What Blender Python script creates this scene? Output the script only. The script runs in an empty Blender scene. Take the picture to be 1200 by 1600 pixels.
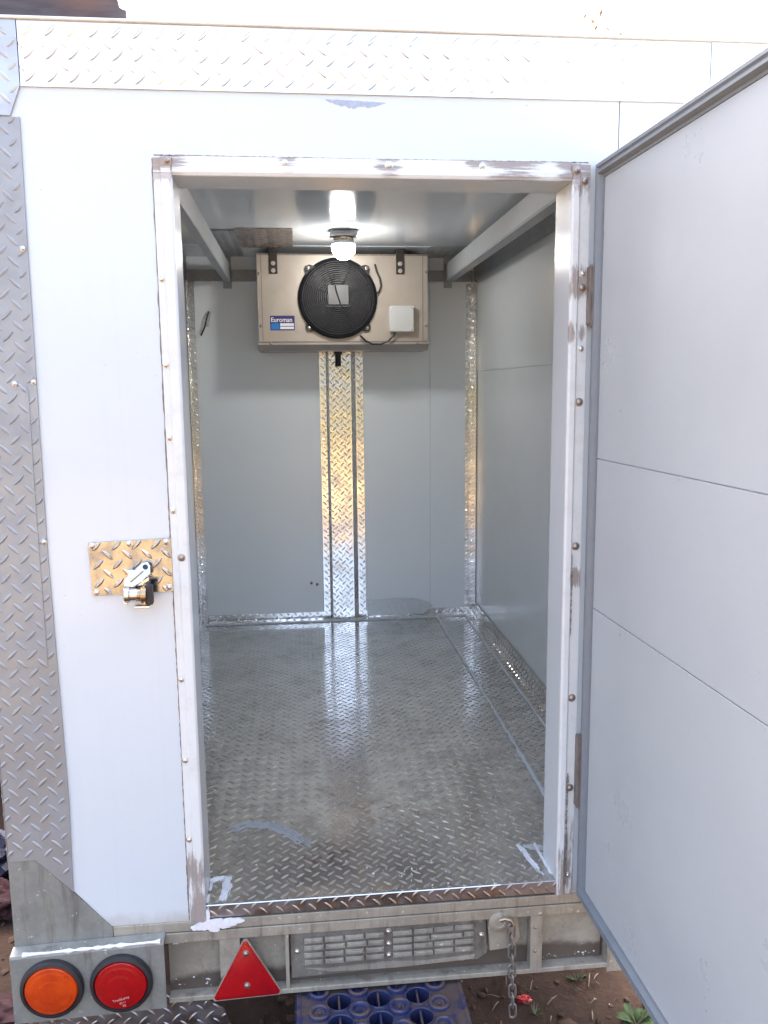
import bpy, bmesh, math, random
from mathutils import Vector, Matrix, noise
random.seed(7)
S = bpy.context.scene
COL = S.collection
R = math.radians

# ------------------------------------------------------------------ camera
cam = bpy.data.cameras.new('camera'); cam.sensor_width = 36; cam.lens = 36 * 1289.97 / 1600
cam.clip_start = 0.05; cam.clip_end = 2000
camo = bpy.data.objects.new('camera', cam); COL.objects.link(camo); S.camera = camo
cr = Vector((0.99473986, -0.10191451, -0.01029816)); cu = Vector((0.02530257, 0.14705076, 0.98880527)); cf = Vector((0.09925925, 0.98386458, -0.14885595))
m = Matrix((cr, cu, -cf)).transposed().to_4x4(); m.translation = Vector((0.2611, -1.7017, 1.16)); camo.matrix_world = m

# ------------------------------------------------------------------ sky and sun
SUN_EL, SUN_AZ = R(52), R(17)          # sun stands behind the trailer, a little to the right
W = bpy.data.worlds.new('World'); S.world = W; W.use_nodes = True
nt = W.node_tree; nt.nodes.clear()
sky = nt.nodes.new('ShaderNodeTexSky'); sky.sky_type = 'NISHITA'; sky.sun_disc = False
sky.sun_elevation = SUN_EL; sky.sun_rotation = SUN_AZ
sky.air_density = .8; sky.dust_density = 8.0; sky.ozone_density = 1.0
bg = nt.nodes.new('ShaderNodeBackground'); bg.inputs[1].default_value = 0.15
wo = nt.nodes.new('ShaderNodeOutputWorld')
hs = nt.nodes.new('ShaderNodeHueSaturation'); hs.inputs['Saturation'].default_value = .85; hs.inputs['Value'].default_value = 1.2
nt.links.new(sky.outputs[0], hs.inputs['Color']); nt.links.new(hs.outputs[0], bg.inputs[0]); nt.links.new(bg.outputs[0], wo.inputs[0])
sl = bpy.data.lights.new('sun', 'SUN'); sl.energy = 3.6; sl.angle = R(0.6); sl.color = (1, .97, .92)
so = bpy.data.objects.new('sun', sl); COL.objects.link(so)
d = Vector((math.sin(SUN_AZ) * math.cos(SUN_EL), math.cos(SUN_AZ) * math.cos(SUN_EL), math.sin(SUN_EL)))
so.rotation_euler = d.to_track_quat('Z', 'Y').to_euler(); so.location = d * 20
S.render.engine = 'CYCLES'; S.cycles.use_denoising = True; S.cycles.max_bounces = 10; S.cycles.diffuse_bounces = 5; S.cycles.glossy_bounces = 6
S.view_settings.view_transform = 'Standard'; S.view_settings.look = 'None'; S.view_settings.gamma = 1
S.view_settings.use_curve_mapping = False
S.view_settings.exposure = 2.85

# ------------------------------------------------------------------ materials
class N:
    """small node helper"""
    def __init__(s, name):
        s.m = bpy.data.materials.new(name); s.m.use_nodes = True
        s.t = s.m.node_tree; s.b = s.t.nodes['Principled BSDF']
    def n(s, t, **k):
        o = s.t.nodes.new('ShaderNode' + t)
        for a, v in k.items(): setattr(o, a, v)
        return o
    def l(s, a, b): s.t.links.new(a, b)
    def coord(s): 
        if not hasattr(s, 'tc'): s.tc = s.n('TexCoord')
        return s.tc.outputs['Object']
    def scaled(s, sc):
        mp = s.n('Mapping'); mp.inputs['Scale'].default_value = sc; s.l(s.coord(), mp.inputs[0]); return mp.outputs[0]
    def noise(s, scale, detail=4, rough=.6, vec=None, dist=0):
        o = s.n('TexNoise'); o.inputs['Scale'].default_value = scale; o.inputs['Detail'].default_value = detail
        o.inputs['Roughness'].default_value = rough; o.inputs['Distortion'].default_value = dist
        s.l(vec or s.coord(), o.inputs['Vector']); return o.outputs['Fac']
    def rng(s, v, a, b, c=0., d=1.):
        o = s.n('MapRange'); o.interpolation_type = 'SMOOTHSTEP'
        for i, x in zip((1, 2, 3, 4), (a, b, c, d)): o.inputs[i].default_value = x
        s.l(v, o.inputs[0]); return o.outputs[0]
    def math(s, op, a, b):
        o = s.n('Math', operation=op)
        for i, x in enumerate((a, b)):
            if isinstance(x, (int, float)): o.inputs[i].default_value = x
            else: s.l(x, o.inputs[i])
        return o.outputs[0]
    def mix(s, f, a, b):
        o = s.n('Mix', data_type='RGBA')
        if isinstance(f, (int, float)): o.inputs[0].default_value = f
        else: s.l(f, o.inputs[0])
        for i, x in ((6, a), (7, b)):
            if isinstance(x, tuple): o.inputs[i].default_value = (*x[:3], 1)
            else: s.l(x, o.inputs[i])
        return o.outputs[2]
    def near(s, pts):
        """mask that is 1 at given spots (x,y,z,r) and falls to 0 at r"""
        acc = None
        for (x, y, z, r) in pts:
            dn = s.n('VectorMath', operation='DISTANCE'); s.l(s.coord(), dn.inputs[0]); dn.inputs[1].default_value = (x, y, z)
            v = s.rng(dn.outputs['Value'], 0, r, 1, 0)
            acc = v if acc is None else s.math('MAXIMUM', acc, v)
        return acc
    def col(s, c):
        if isinstance(c, tuple): s.b.inputs['Base Color'].default_value = (*c[:3], 1)
        else: s.l(c, s.b.inputs['Base Color'])
        return s
    def set(s, **k):
        for a, v in k.items():
            i = s.b.inputs[a.replace('_', ' ')]
            if isinstance(v, (int, float, tuple)): i.default_value = v
            else: s.l(v, i)
        return s
    def bump(s, h, strength=.2, dist=.002):
        o = s.n('Bump'); o.inputs['Strength'].default_value = strength; o.inputs['Distance'].default_value = dist
        s.l(h, o.inputs['Height']); s.l(o.outputs[0], s.b.inputs['Normal']); return s

def flat(name, c, rough=.5, metal=0., var=.15, scale=20, spec=.5):
    k = N(name); f = k.noise(scale)
    k.col(k.mix(f, tuple(x * (1 - var) for x in c), tuple(min(1, x * (1 + var)) for x in c)))
    k.set(Roughness=k.rng(k.noise(scale * 2.3), .3, .7, max(.02, rough - .08), min(1, rough + .08)), Metallic=metal)
    k.b.inputs['Specular IOR Level'].default_value = spec
    return k

M = {}
# outside white panel: gloss paint, faint vertical streaks, specks, grime low down
k = N('white_panel_paint')
st = k.noise(1, 5, .6, k.scaled((60, 60, 1.2)))
gr = k.noise(7, 6, .65)
c = k.mix(k.rng(st, .5, .8, 0, .30), (.615, .665, .69), (.575, .62, .645))
c = k.mix(k.rng(gr, .45, .9, 0, .10), c, (.50, .52, .53))
sp = k.rng(k.noise(140, 2, .5), .70, .76)
c = k.mix(k.math('MULTIPLY', sp, k.rng(k.noise(3), .5, .65)), c, (.35, .30, .26))
sx = k.n('SeparateXYZ'); k.l(k.coord(), sx.inputs[0])
low = k.rng(k.math('ADD', sx.outputs[2], k.math('MULTIPLY', k.noise(30, 4), .04)), .015, .06, .45, 0)
c = k.mix(low, c, (.35, .27, .18))
k.col(c).set(Roughness=.24); k.b.inputs['Coat Weight'].default_value = .4; k.b.inputs['Coat Roughness'].default_value = .08
k.bump(k.noise(2.2, 3), .5, .005); M['white'] = k.m
# frame strips: white painted angle with rust at the corners
k = N('frame_paint')
gr = k.noise(24, 6, .7)
c = k.mix(k.rng(gr, .45, .75, 0, .35), (.70, .72, .71), (.50, .48, .43))
spots = k.near([(.015, 0, 1.595, .10), (.84, 0, 1.585, .12), (.008, 0, 0, .19), (.855, 0, .02, .30), (.832, 0, 1.37, .075), (.83, 0, 1.27, .05), (.70, 0, 1.59, .13), (.45, 0, 1.592, .06), (.62, 0, 1.592, .04), (.25, 0, 1.594, .05), (.853, 0, .75, .05), (0, 0, .12, .12)])
sx = k.n('SeparateXYZ'); k.l(k.coord(), sx.inputs[0]); hz = k.rng(sx.outputs[2], 1.560, 1.572)
mxn = k.n('Mix', data_type='VECTOR'); k.l(hz, mxn.inputs[0]); k.l(k.scaled((1.5, 1, .16)), mxn.inputs[4]); k.l(k.scaled((.12, 1, 1.7)), mxn.inputs[5])
bl = k.noise(46, 7, .72, mxn.outputs[1])
msk = k.rng(k.math('MULTIPLY', k.rng(bl, .30, .70, .25, 1), spots), .32, .56, 0, .68)
c = k.mix(msk, c, (.17, .10, .068))
k.col(c).set(Roughness=.38).bump(gr, .15, .001); M['frame'] = k.m
k = N('jamb_paint'); gr = k.noise(9, 5)
c = k.mix(k.rng(gr, .5, .8, 0, .3), (.60, .63, .65), (.50, .52, .52)); k.col(c).set(Roughness=.22).bump(k.noise(3, 3), .2, .003); M['jamb'] = k.m
# inner grey paint
def inner(name, base, dark, rough):
    k = N(name); gr = k.noise(3, 5, .6)
    c = k.mix(k.rng(gr, .4, .75, 0, .5), base, dark)
    sp = k.math('MULTIPLY', k.rng(k.noise(90, 2), .69, .74), k.rng(k.noise(2.2), .55, .7))
    c = k.mix(k.math('MULTIPLY', sp, .5), c, tuple(x * .7 for x in dark))
    k.col(c).set(Roughness=k.rng(k.noise(5, 4), .3, .7, rough - .02, rough + .03)).bump(k.noise(1.6, 3), .3, .006); return k.m
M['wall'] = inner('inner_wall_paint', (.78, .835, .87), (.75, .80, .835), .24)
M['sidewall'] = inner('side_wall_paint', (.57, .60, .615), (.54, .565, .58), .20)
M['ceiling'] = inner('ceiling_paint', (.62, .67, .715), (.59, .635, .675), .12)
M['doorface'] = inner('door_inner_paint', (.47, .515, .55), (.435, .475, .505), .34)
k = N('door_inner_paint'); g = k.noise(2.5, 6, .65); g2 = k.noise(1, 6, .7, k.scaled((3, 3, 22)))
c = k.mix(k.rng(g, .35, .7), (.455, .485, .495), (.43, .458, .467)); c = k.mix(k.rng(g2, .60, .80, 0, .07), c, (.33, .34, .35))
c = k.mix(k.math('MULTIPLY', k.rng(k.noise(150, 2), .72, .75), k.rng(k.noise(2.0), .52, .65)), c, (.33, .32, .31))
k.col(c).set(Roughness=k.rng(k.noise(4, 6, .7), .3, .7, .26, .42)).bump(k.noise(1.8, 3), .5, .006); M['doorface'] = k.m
M['rail'] = inner('rail_paint', (.33, .35, .365), (.29, .305, .315), .4)
# aluminium plates
def alu(name, c, rough, dirt, damt, wav=.5, metal=1.0, stainpts=None):
    k = N(name)
    g = k.noise(16, 6, .7); g2 = k.noise(3.2, 4, .6)
    cc = k.mix(k.rng(g2, .35, .7, 0, 1), c, tuple(x * .86 for x in c))
    dm = k.math('MULTIPLY', k.rng(g, .42, .72), damt)
    cc = k.mix(dm, cc, dirt)
    k.col(cc).set(Metallic=k.math('SUBTRACT', metal, k.math('MULTIPLY', dm, .8)), Roughness=k.rng(g, .3, .75, rough, rough + .14))
    k.bump(k.noise(7, 2, .5), wav, .004); return k
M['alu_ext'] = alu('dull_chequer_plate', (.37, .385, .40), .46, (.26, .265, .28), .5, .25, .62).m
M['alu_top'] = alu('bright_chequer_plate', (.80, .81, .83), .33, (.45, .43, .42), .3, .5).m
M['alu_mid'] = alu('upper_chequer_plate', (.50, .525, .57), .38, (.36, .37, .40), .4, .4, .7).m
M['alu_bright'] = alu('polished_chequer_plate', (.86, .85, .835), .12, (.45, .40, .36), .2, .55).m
M['alu_lock'] = alu('lock_chequer_plate', (.44, .445, .45), .16, (.16, .14, .13), .45, 1.0).m
M['alu_tread'] = alu('worn_floor_tread', (.50, .49, .48), .30, (.25, .225, .20), .8, .1, .85).m
M['alu_sill'] = alu('sill_plate', (.48, .445, .435), .26, (.15, .115, .105), .7, .4).m
k = alu('floor_plate', (.76, .73, .70), .085, (.32, .28, .25), .5, .12)
# rust coloured traces and grey film on the floor
rs = k.near([(.443, .36, .036, .14), (.52, .33, .036, .10), (.28, .16, .036, .11), (.62, .95, .036, .05), (.70, .62, .036, .07), (.3, .95, .036, .10), (.30, 1.25, .036, .10)])
rm = k.math('MULTIPLY', k.rng(k.noise(30, 6, .75), .45, .66), rs)
old = k.b.inputs['Base Color'].links[0].from_socket
film = k.rng(k.noise(2.4, 5, .65), .48, .78, 0, .28)
c = k.mix(film, old, (.33, .305, .285)); c = k.mix(k.math('MULTIPLY', rm, .8), c, (.20, .085, .04))
k.col(c); k.set(Metallic=k.math('SUBTRACT', .92, k.math('MULTIPLY', film, .6)))
M['alu_floor'] = k.m
# dirty galvanised chassis
def galv(name, a, b, dirt, amt):
    k = N(name); g = k.noise(11, 7, .72); g3 = k.noise(1, 5, .65, k.scaled((38, 38, 5)))
    c = k.mix(k.rng(g, .35, .65), a, b); c = k.mix(k.rng(g3, .5, .72, 0, amt), c, dirt)
    c = k.mix(k.rng(k.noise(85, 3), .66, .72, 0, .7), c, tuple(min(1, x * 1.9) for x in a))
    k.col(c).set(Metallic=.25, Roughness=k.rng(g, .3, .7, .42, .65)).bump(g, .25, .0015); return k.m
M['galv'] = galv('weathered_galvanised_steel', (.29, .295, .265), (.22, .225, .205), (.13, .11, .085), .7)
M['chassis'] = galv('dirty_beige_steel', (.42, .39, .315), (.32, .29, .235), (.15, .12, .09), .65)
k = N('muddy_steel_web'); g = k.noise(11, 7, .72)
c = k.mix(k.rng(g, .35, .65), (.38, .35, .28), (.27, .245, .195)); sx = k.n('SeparateXYZ'); k.l(k.coord(), sx.inputs[0])
lim = k.math('ADD', sx.outputs[2], k.math('MULTIPLY', k.noise(5, 5, .6), .085))
c = k.mix(k.rng(lim, -.105, -.088, .92, 0), c, (.085, .064, .05)); c = k.mix(k.rng(k.noise(60, 4, .7), .58, .72, 0, .5), c, (.12, .09, .07))
k.col(c).set(Metallic=.1, Roughness=.6).bump(g, .25, .0015); M['web'] = k.m
M['darkplate'] = galv('grimy_grey_plastic', (.24, .23, .20), (.15, .142, .125), (.09, .07, .055), .6)
M['block'] = galv('grimy_reflective_block', (.40, .375, .315), (.28, .26, .22), (.14, .11, .085), .5)
M['gasket'] = flat('grey_rubber_seal', (.20, .22, .24), .42, 0, .12, 30).m
M['rubber'] = flat('black_rubber', (.022, .021, .024), .5, 0, .3, 30).m
M['blackplastic'] = flat('black_plastic', (.011, .012, .017), .5, 0, .3, 20).m
M['darksteel'] = flat('dark_bracket_steel', (.05, .045, .043), .45, .6, .3, 40).m
M['steel'] = flat('bare_steel', (.52, .50, .47), .32, 1., .2, 60).m
M['rivet'] = flat('rivet_metal', (.66, .65, .62), .28, .9, .2, 90).m
M['rustrivet'] = flat('stained_rivet_metal', (.38, .32, .28), .38, .85, .3, 90).m
M['chainsteel'] = flat('dirty_chain_steel', (.26, .235, .21), .5, .6, .35, 60).m
M['chrome'] = flat('chrome', (.68, .68, .69), .10, 1., .06, 30).m
M['brass'] = flat('brass', (.50, .38, .24), .28, 1., .12, 40).m
M['hinge'] = flat('rusty_hinge_steel', (.22, .185, .165), .55, .4, .5, 40).m
M['silic'] = flat('grey_silicone', (.50, .53, .56), .35, 0, .14, 60).m
M['smear'] = flat('pale_sealant', (.74, .77, .80), .45, 0, .16, 70).m
M['smear_grey'] = flat('thin_grey_sealant', (.40, .41, .41), .5, 0, .3, 70).m
M['paint_and_highlight'] = flat('spilt_paint_and_highlight', (.78, .78, .80), .3, 0, .06, 60).m  # white for paint spills and for the highlight along the light carrier
M['fleck'] = flat('paint_fleck', (.72, .72, .72), .5, 0, .1, 60).m
k = flat('evaporator_casing', (.47, .42, .37), .36, .35, .16, 9); M['evap'] = k.m
M['evap2'] = flat('evaporator_drip_tray', (.38, .35, .325), .40, .2, .10, 6).m
M['jbox'] = flat('pale_grey_plastic', (.52, .53, .53), .45, 0, .05, 8).m
M['motorlabel'] = flat('dull_motor_label', (.10, .10, .105), .5, 0, .1, 20).m
M['navy'] = flat('sticker_navy', (.035, .03, .14), .35, 0, .05, 40).m
M['blue'] = flat('sticker_blue', (.02, .17, .50), .35, 0, .05, 40).m
M['print'] = flat('sticker_white_print', (.74, .74, .78), .4, 0, .03, 40).m
def lens(name, c, c2, sc):
    k = N(name); v = k.n('TexVoronoi'); v.inputs['Scale'].default_value = sc; k.l(k.coord(), v.inputs['Vector'])
    g = k.noise(26, 5); cc = k.mix(k.rng(g, .35, .7), c, c2)
    dust = k.rng(k.noise(9, 6, .7), .52, .80, 0, .22); cc = k.mix(dust, cc, (.25, .17, .13))
    k.col(cc).set(Roughness=.20).bump(v.outputs['Distance'], .35, .0010); k.b.inputs['Coat Weight'].default_value = .35; return k.m
M['redlens'] = lens('red_lens', (.38, .004, .006), (.30, .003, .005), 420)
M['amberlens'] = lens('amber_lens', (.60, .060, .004), (.48, .040, .004), 420)
M['redref'] = lens('red_reflector', (.40, .005, .009), (.33, .005, .010), 300)
M['lensmark'] = flat('moulded_lens_mark', (.75, .35, .34), .4, 0, .05, 50).m
M['board'] = N('dark_weathered_board'); k = M['board']
g = k.noise(1, 6, .7, k.scaled((7, 7, 60))); c = k.mix(k.rng(g, .35, .7), (.085, .075, .085), (.045, .036, .042))
c = k.mix(k.math('MULTIPLY', k.near([(-.125, 0, 1.93, .10)]), .8), c, (.22, .095, .04)); k.col(c).set(Roughness=.7); M['board'] = k.m
def crate_mat():
    k = N('muddy_blue_crate_plastic'); g = k.noise(17, 6, .7)
    c = k.mix(k.noise(40, 3), (.020, .027, .085), (.032, .042, .12))
    sx = k.n('SeparateXYZ'); tc = k.n('NewGeometry'); k.l(tc.outputs['Normal'], sx.inputs[0])
    up = k.rng(sx.outputs[2], .5, .9)
    c = k.mix(k.math('MULTIPLY', k.rng(g, .37, .54, 0, .94), up), c, (.10, .068, .055))
    k.col(c).set(Roughness=k.rng(g, .4, .6, .32, .75)).bump(g, .3, .002); return k.m
M['crate'] = crate_mat()
k = N('brown_soil'); g = k.noise(3.5, 8, .7); g2 = k.noise(40, 6, .75); g3 = k.noise(.25, 4)
c = k.mix(k.rng(g, .35, .65), (.062, .038, .027), (.042, .026, .019)); c = k.mix(k.rng(g2, .55, .75, 0, .5), c, (.11, .07, .048))
far = k.n('VectorMath', operation='LENGTH'); k.l(k.coord(), far.inputs[0])
c = k.mix(k.rng(far.outputs['Value'], 2.6, 5.5), c, k.mix(k.rng(k.noise(.9, 6, .7), .42, .60), k.mix(g3, (.27, .165, .075), (.22, .13, .058)), (.10, .095, .062)))
k.col(c).set(Roughness=.95).bump(g2, .6, .012); k.b.inputs['Specular IOR Level'].default_value = .15; M['soil'] = k.m
M['clod'] = flat('soil_clod', (.085, .055, .04), .95, 0, .4, 30, .1).m
M['leaf'] = flat('weed_leaf', (.04, .068, .026), .75, 0, .35, 30, .12).m
M['straw'] = flat('dry_straw', (.21, .155, .10), .8, 0, .35, 30).m
M['bark'] = flat('bark', (.13, .085, .06), .9, 0, .35, 14).m
M['dryleaf'] = flat('dry_leaf', (.30, .19, .11), .7, 0, .3, 9).m
M['hedge'] = flat('hedge_leaf', (.085, .08, .024), .6, 0, .4, 1.5).m
M['fencewood'] = flat('dark_red_fence_wood', (.062, .032, .034), .8, 0, .3, 9).m
M['redplastic'] = flat('red_plastic', (.48, .012, .016), .35, 0, .1, 30).m
M['bluecloth'] = flat('blue_cloth', (.004, .005, .022), .8, 0, .3, 20).m
M['redcloth'] = flat('dusty_red_cloth', (.035, .008, .011), .9, 0, .35, 14).m
k = N('lamp_glow'); k.col((1, 1, 1)); k.b.inputs['Emission Color'].default_value = (1, .97, .92, 1); k.b.inputs['Emission Strength'].default_value = 18; M['lamp'] = k.m

# ------------------------------------------------------------------ mesh helpers
def thing(name, label, cat, loc=(0, 0, 0), group=None, kind=None):
    o = bpy.data.objects.new(name, None); COL.objects.link(o); o.location = loc; o.empty_display_size = .1
    o['label'] = label; o['category'] = cat
    if group: o['group'] = group
    return o
def world_origin(o):
    v = Vector(o.location)
    if o.parent: v = v + world_origin(o.parent) + o.matrix_parent_inverse.translation
    return v
def attach(o, parent):
    o.parent = parent; o.matrix_parent_inverse = Matrix.Translation(-world_origin(parent))
def obj(name, bm, mat, parent=None, smooth=False, kind=None, label=None, loc=None, data=None):
    if data is None:
        me = bpy.data.meshes.new(name)
        bmesh.ops.recalc_face_normals(bm, faces=bm.faces[:]); bm.to_mesh(me); bm.free()
        if smooth:
            for p in me.polygons: p.use_smooth = True
            me.set_sharp_from_angle(angle=R(38))
        me.materials.append(M[mat] if isinstance(mat, str) else mat)
    else: me = data
    o = bpy.data.objects.new(name, me); COL.objects.link(o)
    if loc: o.location = loc
    if parent: attach(o, parent)
    if kind: o['kind'] = kind
    if label: o['label'] = label
    return o
def tag(o, label, cat, group=None):
    o['label'] = label; o['category'] = cat
    if group: o['group'] = group
    return o
def B(): return bmesh.new()
def box(bm, x0, x1, y0, y1, z0, z1, bev=0., rot=None, about=None):
    vs = [bm.verts.new((x, y, z)) for x in (x0, x1) for y in (y0, y1) for z in (z0, z1)]
    fs = [bm.faces.new([vs[i] for i in q]) for q in ((0, 1, 3, 2), (4, 6, 7, 5), (0, 4, 5, 1), (2, 3, 7, 6), (0, 2, 6, 4), (1, 5, 7, 3))]
    if rot is not None: bmesh.ops.rotate(bm, verts=vs, cent=about or ((x0 + x1) / 2, (y0 + y1) / 2, (z0 + z1) / 2), matrix=rot)
    if bev:
        es = list({e for f in fs for e in f.edges})
        bmesh.ops.bevel(bm, geom=es, offset=bev, segments=2, profile=.5, affect='EDGES')
    return bm
def prism(bm, pts, dvec, bev=0.):
    """closed polygon (3D points) extruded along dvec"""
    dvec = Vector(dvec); a = [bm.verts.new(p) for p in pts]; b = [bm.verts.new(Vector(p) + dvec) for p in pts]
    f = [bm.faces.new(a), bm.faces.new(list(reversed(b)))]; n = len(a)
    for i in range(n): f.append(bm.faces.new((a[i], b[i], b[(i + 1) % n], a[(i + 1) % n])))
    if bev: bmesh.ops.bevel(bm, geom=list({e for q in f for e in q.edges}), offset=bev, segments=2, profile=.5, affect='EDGES')
    return bm
def frame_of(t):
    t = t.normalized(); u = Vector((0, 0, 1)) if abs(t.z) < .9 else Vector((1, 0, 0))
    a = t.cross(u).normalized(); return a, t.cross(a).normalized()
def tube(bm, pts, r, seg=8, close=False, cap=True):
    pts = [Vector(p) for p in pts]; n = len(pts); rings = []
    for i, p in enumerate(pts):
        if close: t = pts[(i + 1) % n] - pts[i - 1]
        else: t = pts[min(i + 1, n - 1)] - pts[max(i - 1, 0)]
        a, b = frame_of(t); rr = r[i] if isinstance(r, (list, tuple)) else r
        if rings:                                       # keep the rings from twisting
            pa = rings[-1][1]; a = (pa - t.normalized() * pa.dot(t.normalized())).normalized(); b = t.normalized().cross(a)
        rings.append(([bm.verts.new(p + (a * math.cos(2 * math.pi * k / seg) + b * math.sin(2 * math.pi * k / seg)) * rr) for k in range(seg)], a))
    for i in range(n if close else n - 1):
        q, w = rings[i][0], rings[(i + 1) % n][0]
        for k in range(seg): bm.faces.new((q[k], q[(k + 1) % seg], w[(k + 1) % seg], w[k]))
    if cap and not close:
        bm.faces.new(rings[0][0][::-1]); bm.faces.new(rings[-1][0])
    return bm
def lathe(bm, prof, c, axis, seg=32):
    """profile (r, h) turned round axis through c"""
    c = Vector(c); axis = Vector(axis).normalized(); a, b = frame_of(axis); rows = []
    for r_, h in prof:
        if r_ < 1e-6: rows.append([bm.verts.new(c + axis * h)])
        else: rows.append([bm.verts.new(c + axis * h + (a * math.cos(2 * math.pi * k / seg) + b * math.sin(2 * math.pi * k / seg)) * r_) for k in range(seg)])
    for q, w in zip(rows, rows[1:]):
        for k in range(seg):
            k2 = (k + 1) % seg
            if len(q) == 1 and len(w) == 1: continue
            if len(q) == 1: bm.faces.new((q[0], w[k], w[k2]))
            elif len(w) == 1: bm.faces.new((q[k], q[k2], w[0]))
            else: bm.faces.new((q[k], q[k2], w[k2], w[k]))
    return bm
def inside_seg(poly, p, q):
    """clip the segment p-q to a convex polygon (2D, counter-clockwise)"""
    t0, t1 = 0., 1.; dx, dy = q[0] - p[0], q[1] - p[1]; n = len(poly)
    for i in range(n):
        ax, ay = poly[i]; bx, by = poly[(i + 1) % n]; nx, ny = -(by - ay), bx - ax
        num = nx * (p[0] - ax) + ny * (p[1] - ay); den = nx * dx + ny * dy
        if abs(den) < 1e-12:
            if num < 0: return None
        else:
            t = -num / den
            if den > 0: t0 = max(t0, t)
            else: t1 = min(t1, t)
    return (t0, t1) if t1 - t0 > .42 else None
def treads(bm, O, U, V, Nn, poly, pitch=.04, L=.031, w=.0082, h=.0019, ou=0., ov=0., tilt=44):
    O, U, V, Nn = Vector(O), Vector(U), Vector(V), Vector(Nn)
    us = [q[0] for q in poly]; vs = [q[1] for q in poly]
    ca, sa = math.cos(R(tilt)), math.sin(R(tilt))
    i0, i1 = int(min(us) / pitch) - 2, int(max(us) / pitch) + 2; j0, j1 = int(min(vs) / pitch) - 2, int(max(vs) / pitch) + 2
    for s in (0, 1):
        for i in range(i0, i1 + 1):
            for j in range(j0, j1 + 1):
                cx, cy = (i + .5 * s) * pitch + ou, (j + .5 * s) * pitch + ov
                dx, dy = (ca, -sa) if s == 0 else (ca, sa)
                p = (cx - dx * L / 2, cy - dy * L / 2); q = (cx + dx * L / 2, cy + dy * L / 2)
                t = inside_seg(poly, p, q)
                if not t: continue
                a = (p[0] + (q[0] - p[0]) * t[0], p[1] + (q[1] - p[1]) * t[0]); b = (p[0] + (q[0] - p[0]) * t[1], p[1] + (q[1] - p[1]) * t[1])
                mx, my = (a[0] + b[0]) / 2, (a[1] + b[1]) / 2; hl = math.hypot(b[0] - a[0], b[1] - a[1]) / 2
                hh = h * random.uniform(.85, 1.1)
                def P(e, f, z): return bm.verts.new(O + U * (mx + dx * e - dy * f) + V * (my + dy * e + dx * f) + Nn * z)
                base = [P(hl * e, w / 2 * f, 0) for e, f in ((1, 0), (.62, .72), (0, 1), (-.62, .72), (-1, 0), (-.62, -.72), (0, -1), (.62, -.72))]
                top = [P(hl * e, w / 2 * f, hh * z) for e, f, z in ((.72, 0, .9), (.48, .26, 1), (0, .36, 1), (-.48, .26, 1), (-.72, 0, .9), (-.48, -.26, 1), (0, -.36, 1), (.48, -.26, 1))]
                for k in range(8): bm.faces.new((base[k], base[(k + 1) % 8], top[(k + 1) % 8], top[k]))
                bm.faces.new(top)
def ccw(poly):
    a = sum(poly[i][0] * poly[(i + 1) % len(poly)][1] - poly[(i + 1) % len(poly)][0] * poly[i][1] for i in range(len(poly)))
    return poly if a > 0 else poly[::-1]
def plate(name, mat, parent, flanges, thick=.0025, tread=True, label=None, tmat=None, tpolys=None, **kw):
    """sheet metal made of flat flanges (O, U, V, N, polygon in u,v) and its raised treads"""
    bm = B(); tb = B()
    for O, U, V, Nn, poly in flanges:
        poly = ccw(poly); O3, U3, V3, N3 = Vector(O), Vector(U), Vector(V), Vector(Nn)
        prism(bm, [O3 + U3 * u + V3 * v for u, v in poly], -N3 * thick)
        if tread:
            for tp in (tpolys or [poly]): treads(tb, O, U, V, Nn, ccw(tp), **kw)
    o = obj(name, bm, mat, parent, label=label)
    if tread: obj('raised_tread', tb, tmat or mat, o, smooth=True, kind='stuff')
    else: tb.free()
    return o
def rect(u0, u1, v0, v1): return [(u0, v0), (u1, v0), (u1, v1), (u0, v1)]
X, Y, Z = Vector((1, 0, 0)), Vector((0, 1, 0)), Vector((0, 0, 1))
def bead(name, pts, r, parent, mat='silic', n=40, jit=.35):
    """hand-run line of sealant: half-buried tube of uneven width"""
    pts = [Vector(p) for p in pts]; out = []; rr = []
    for a, b in zip(pts, pts[1:]):
        for i in range(n):
            out.append(a.lerp(b, i / n) + Vector((random.uniform(-1, 1), random.uniform(-1, 1), random.uniform(-.3, .3))) * r * .35); rr.append(r * random.uniform(1 - jit, 1 + jit))
    out.append(pts[-1]); rr.append(r)
    return obj(name, tube(B(), out, rr, 6), mat, parent, smooth=True)
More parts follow.
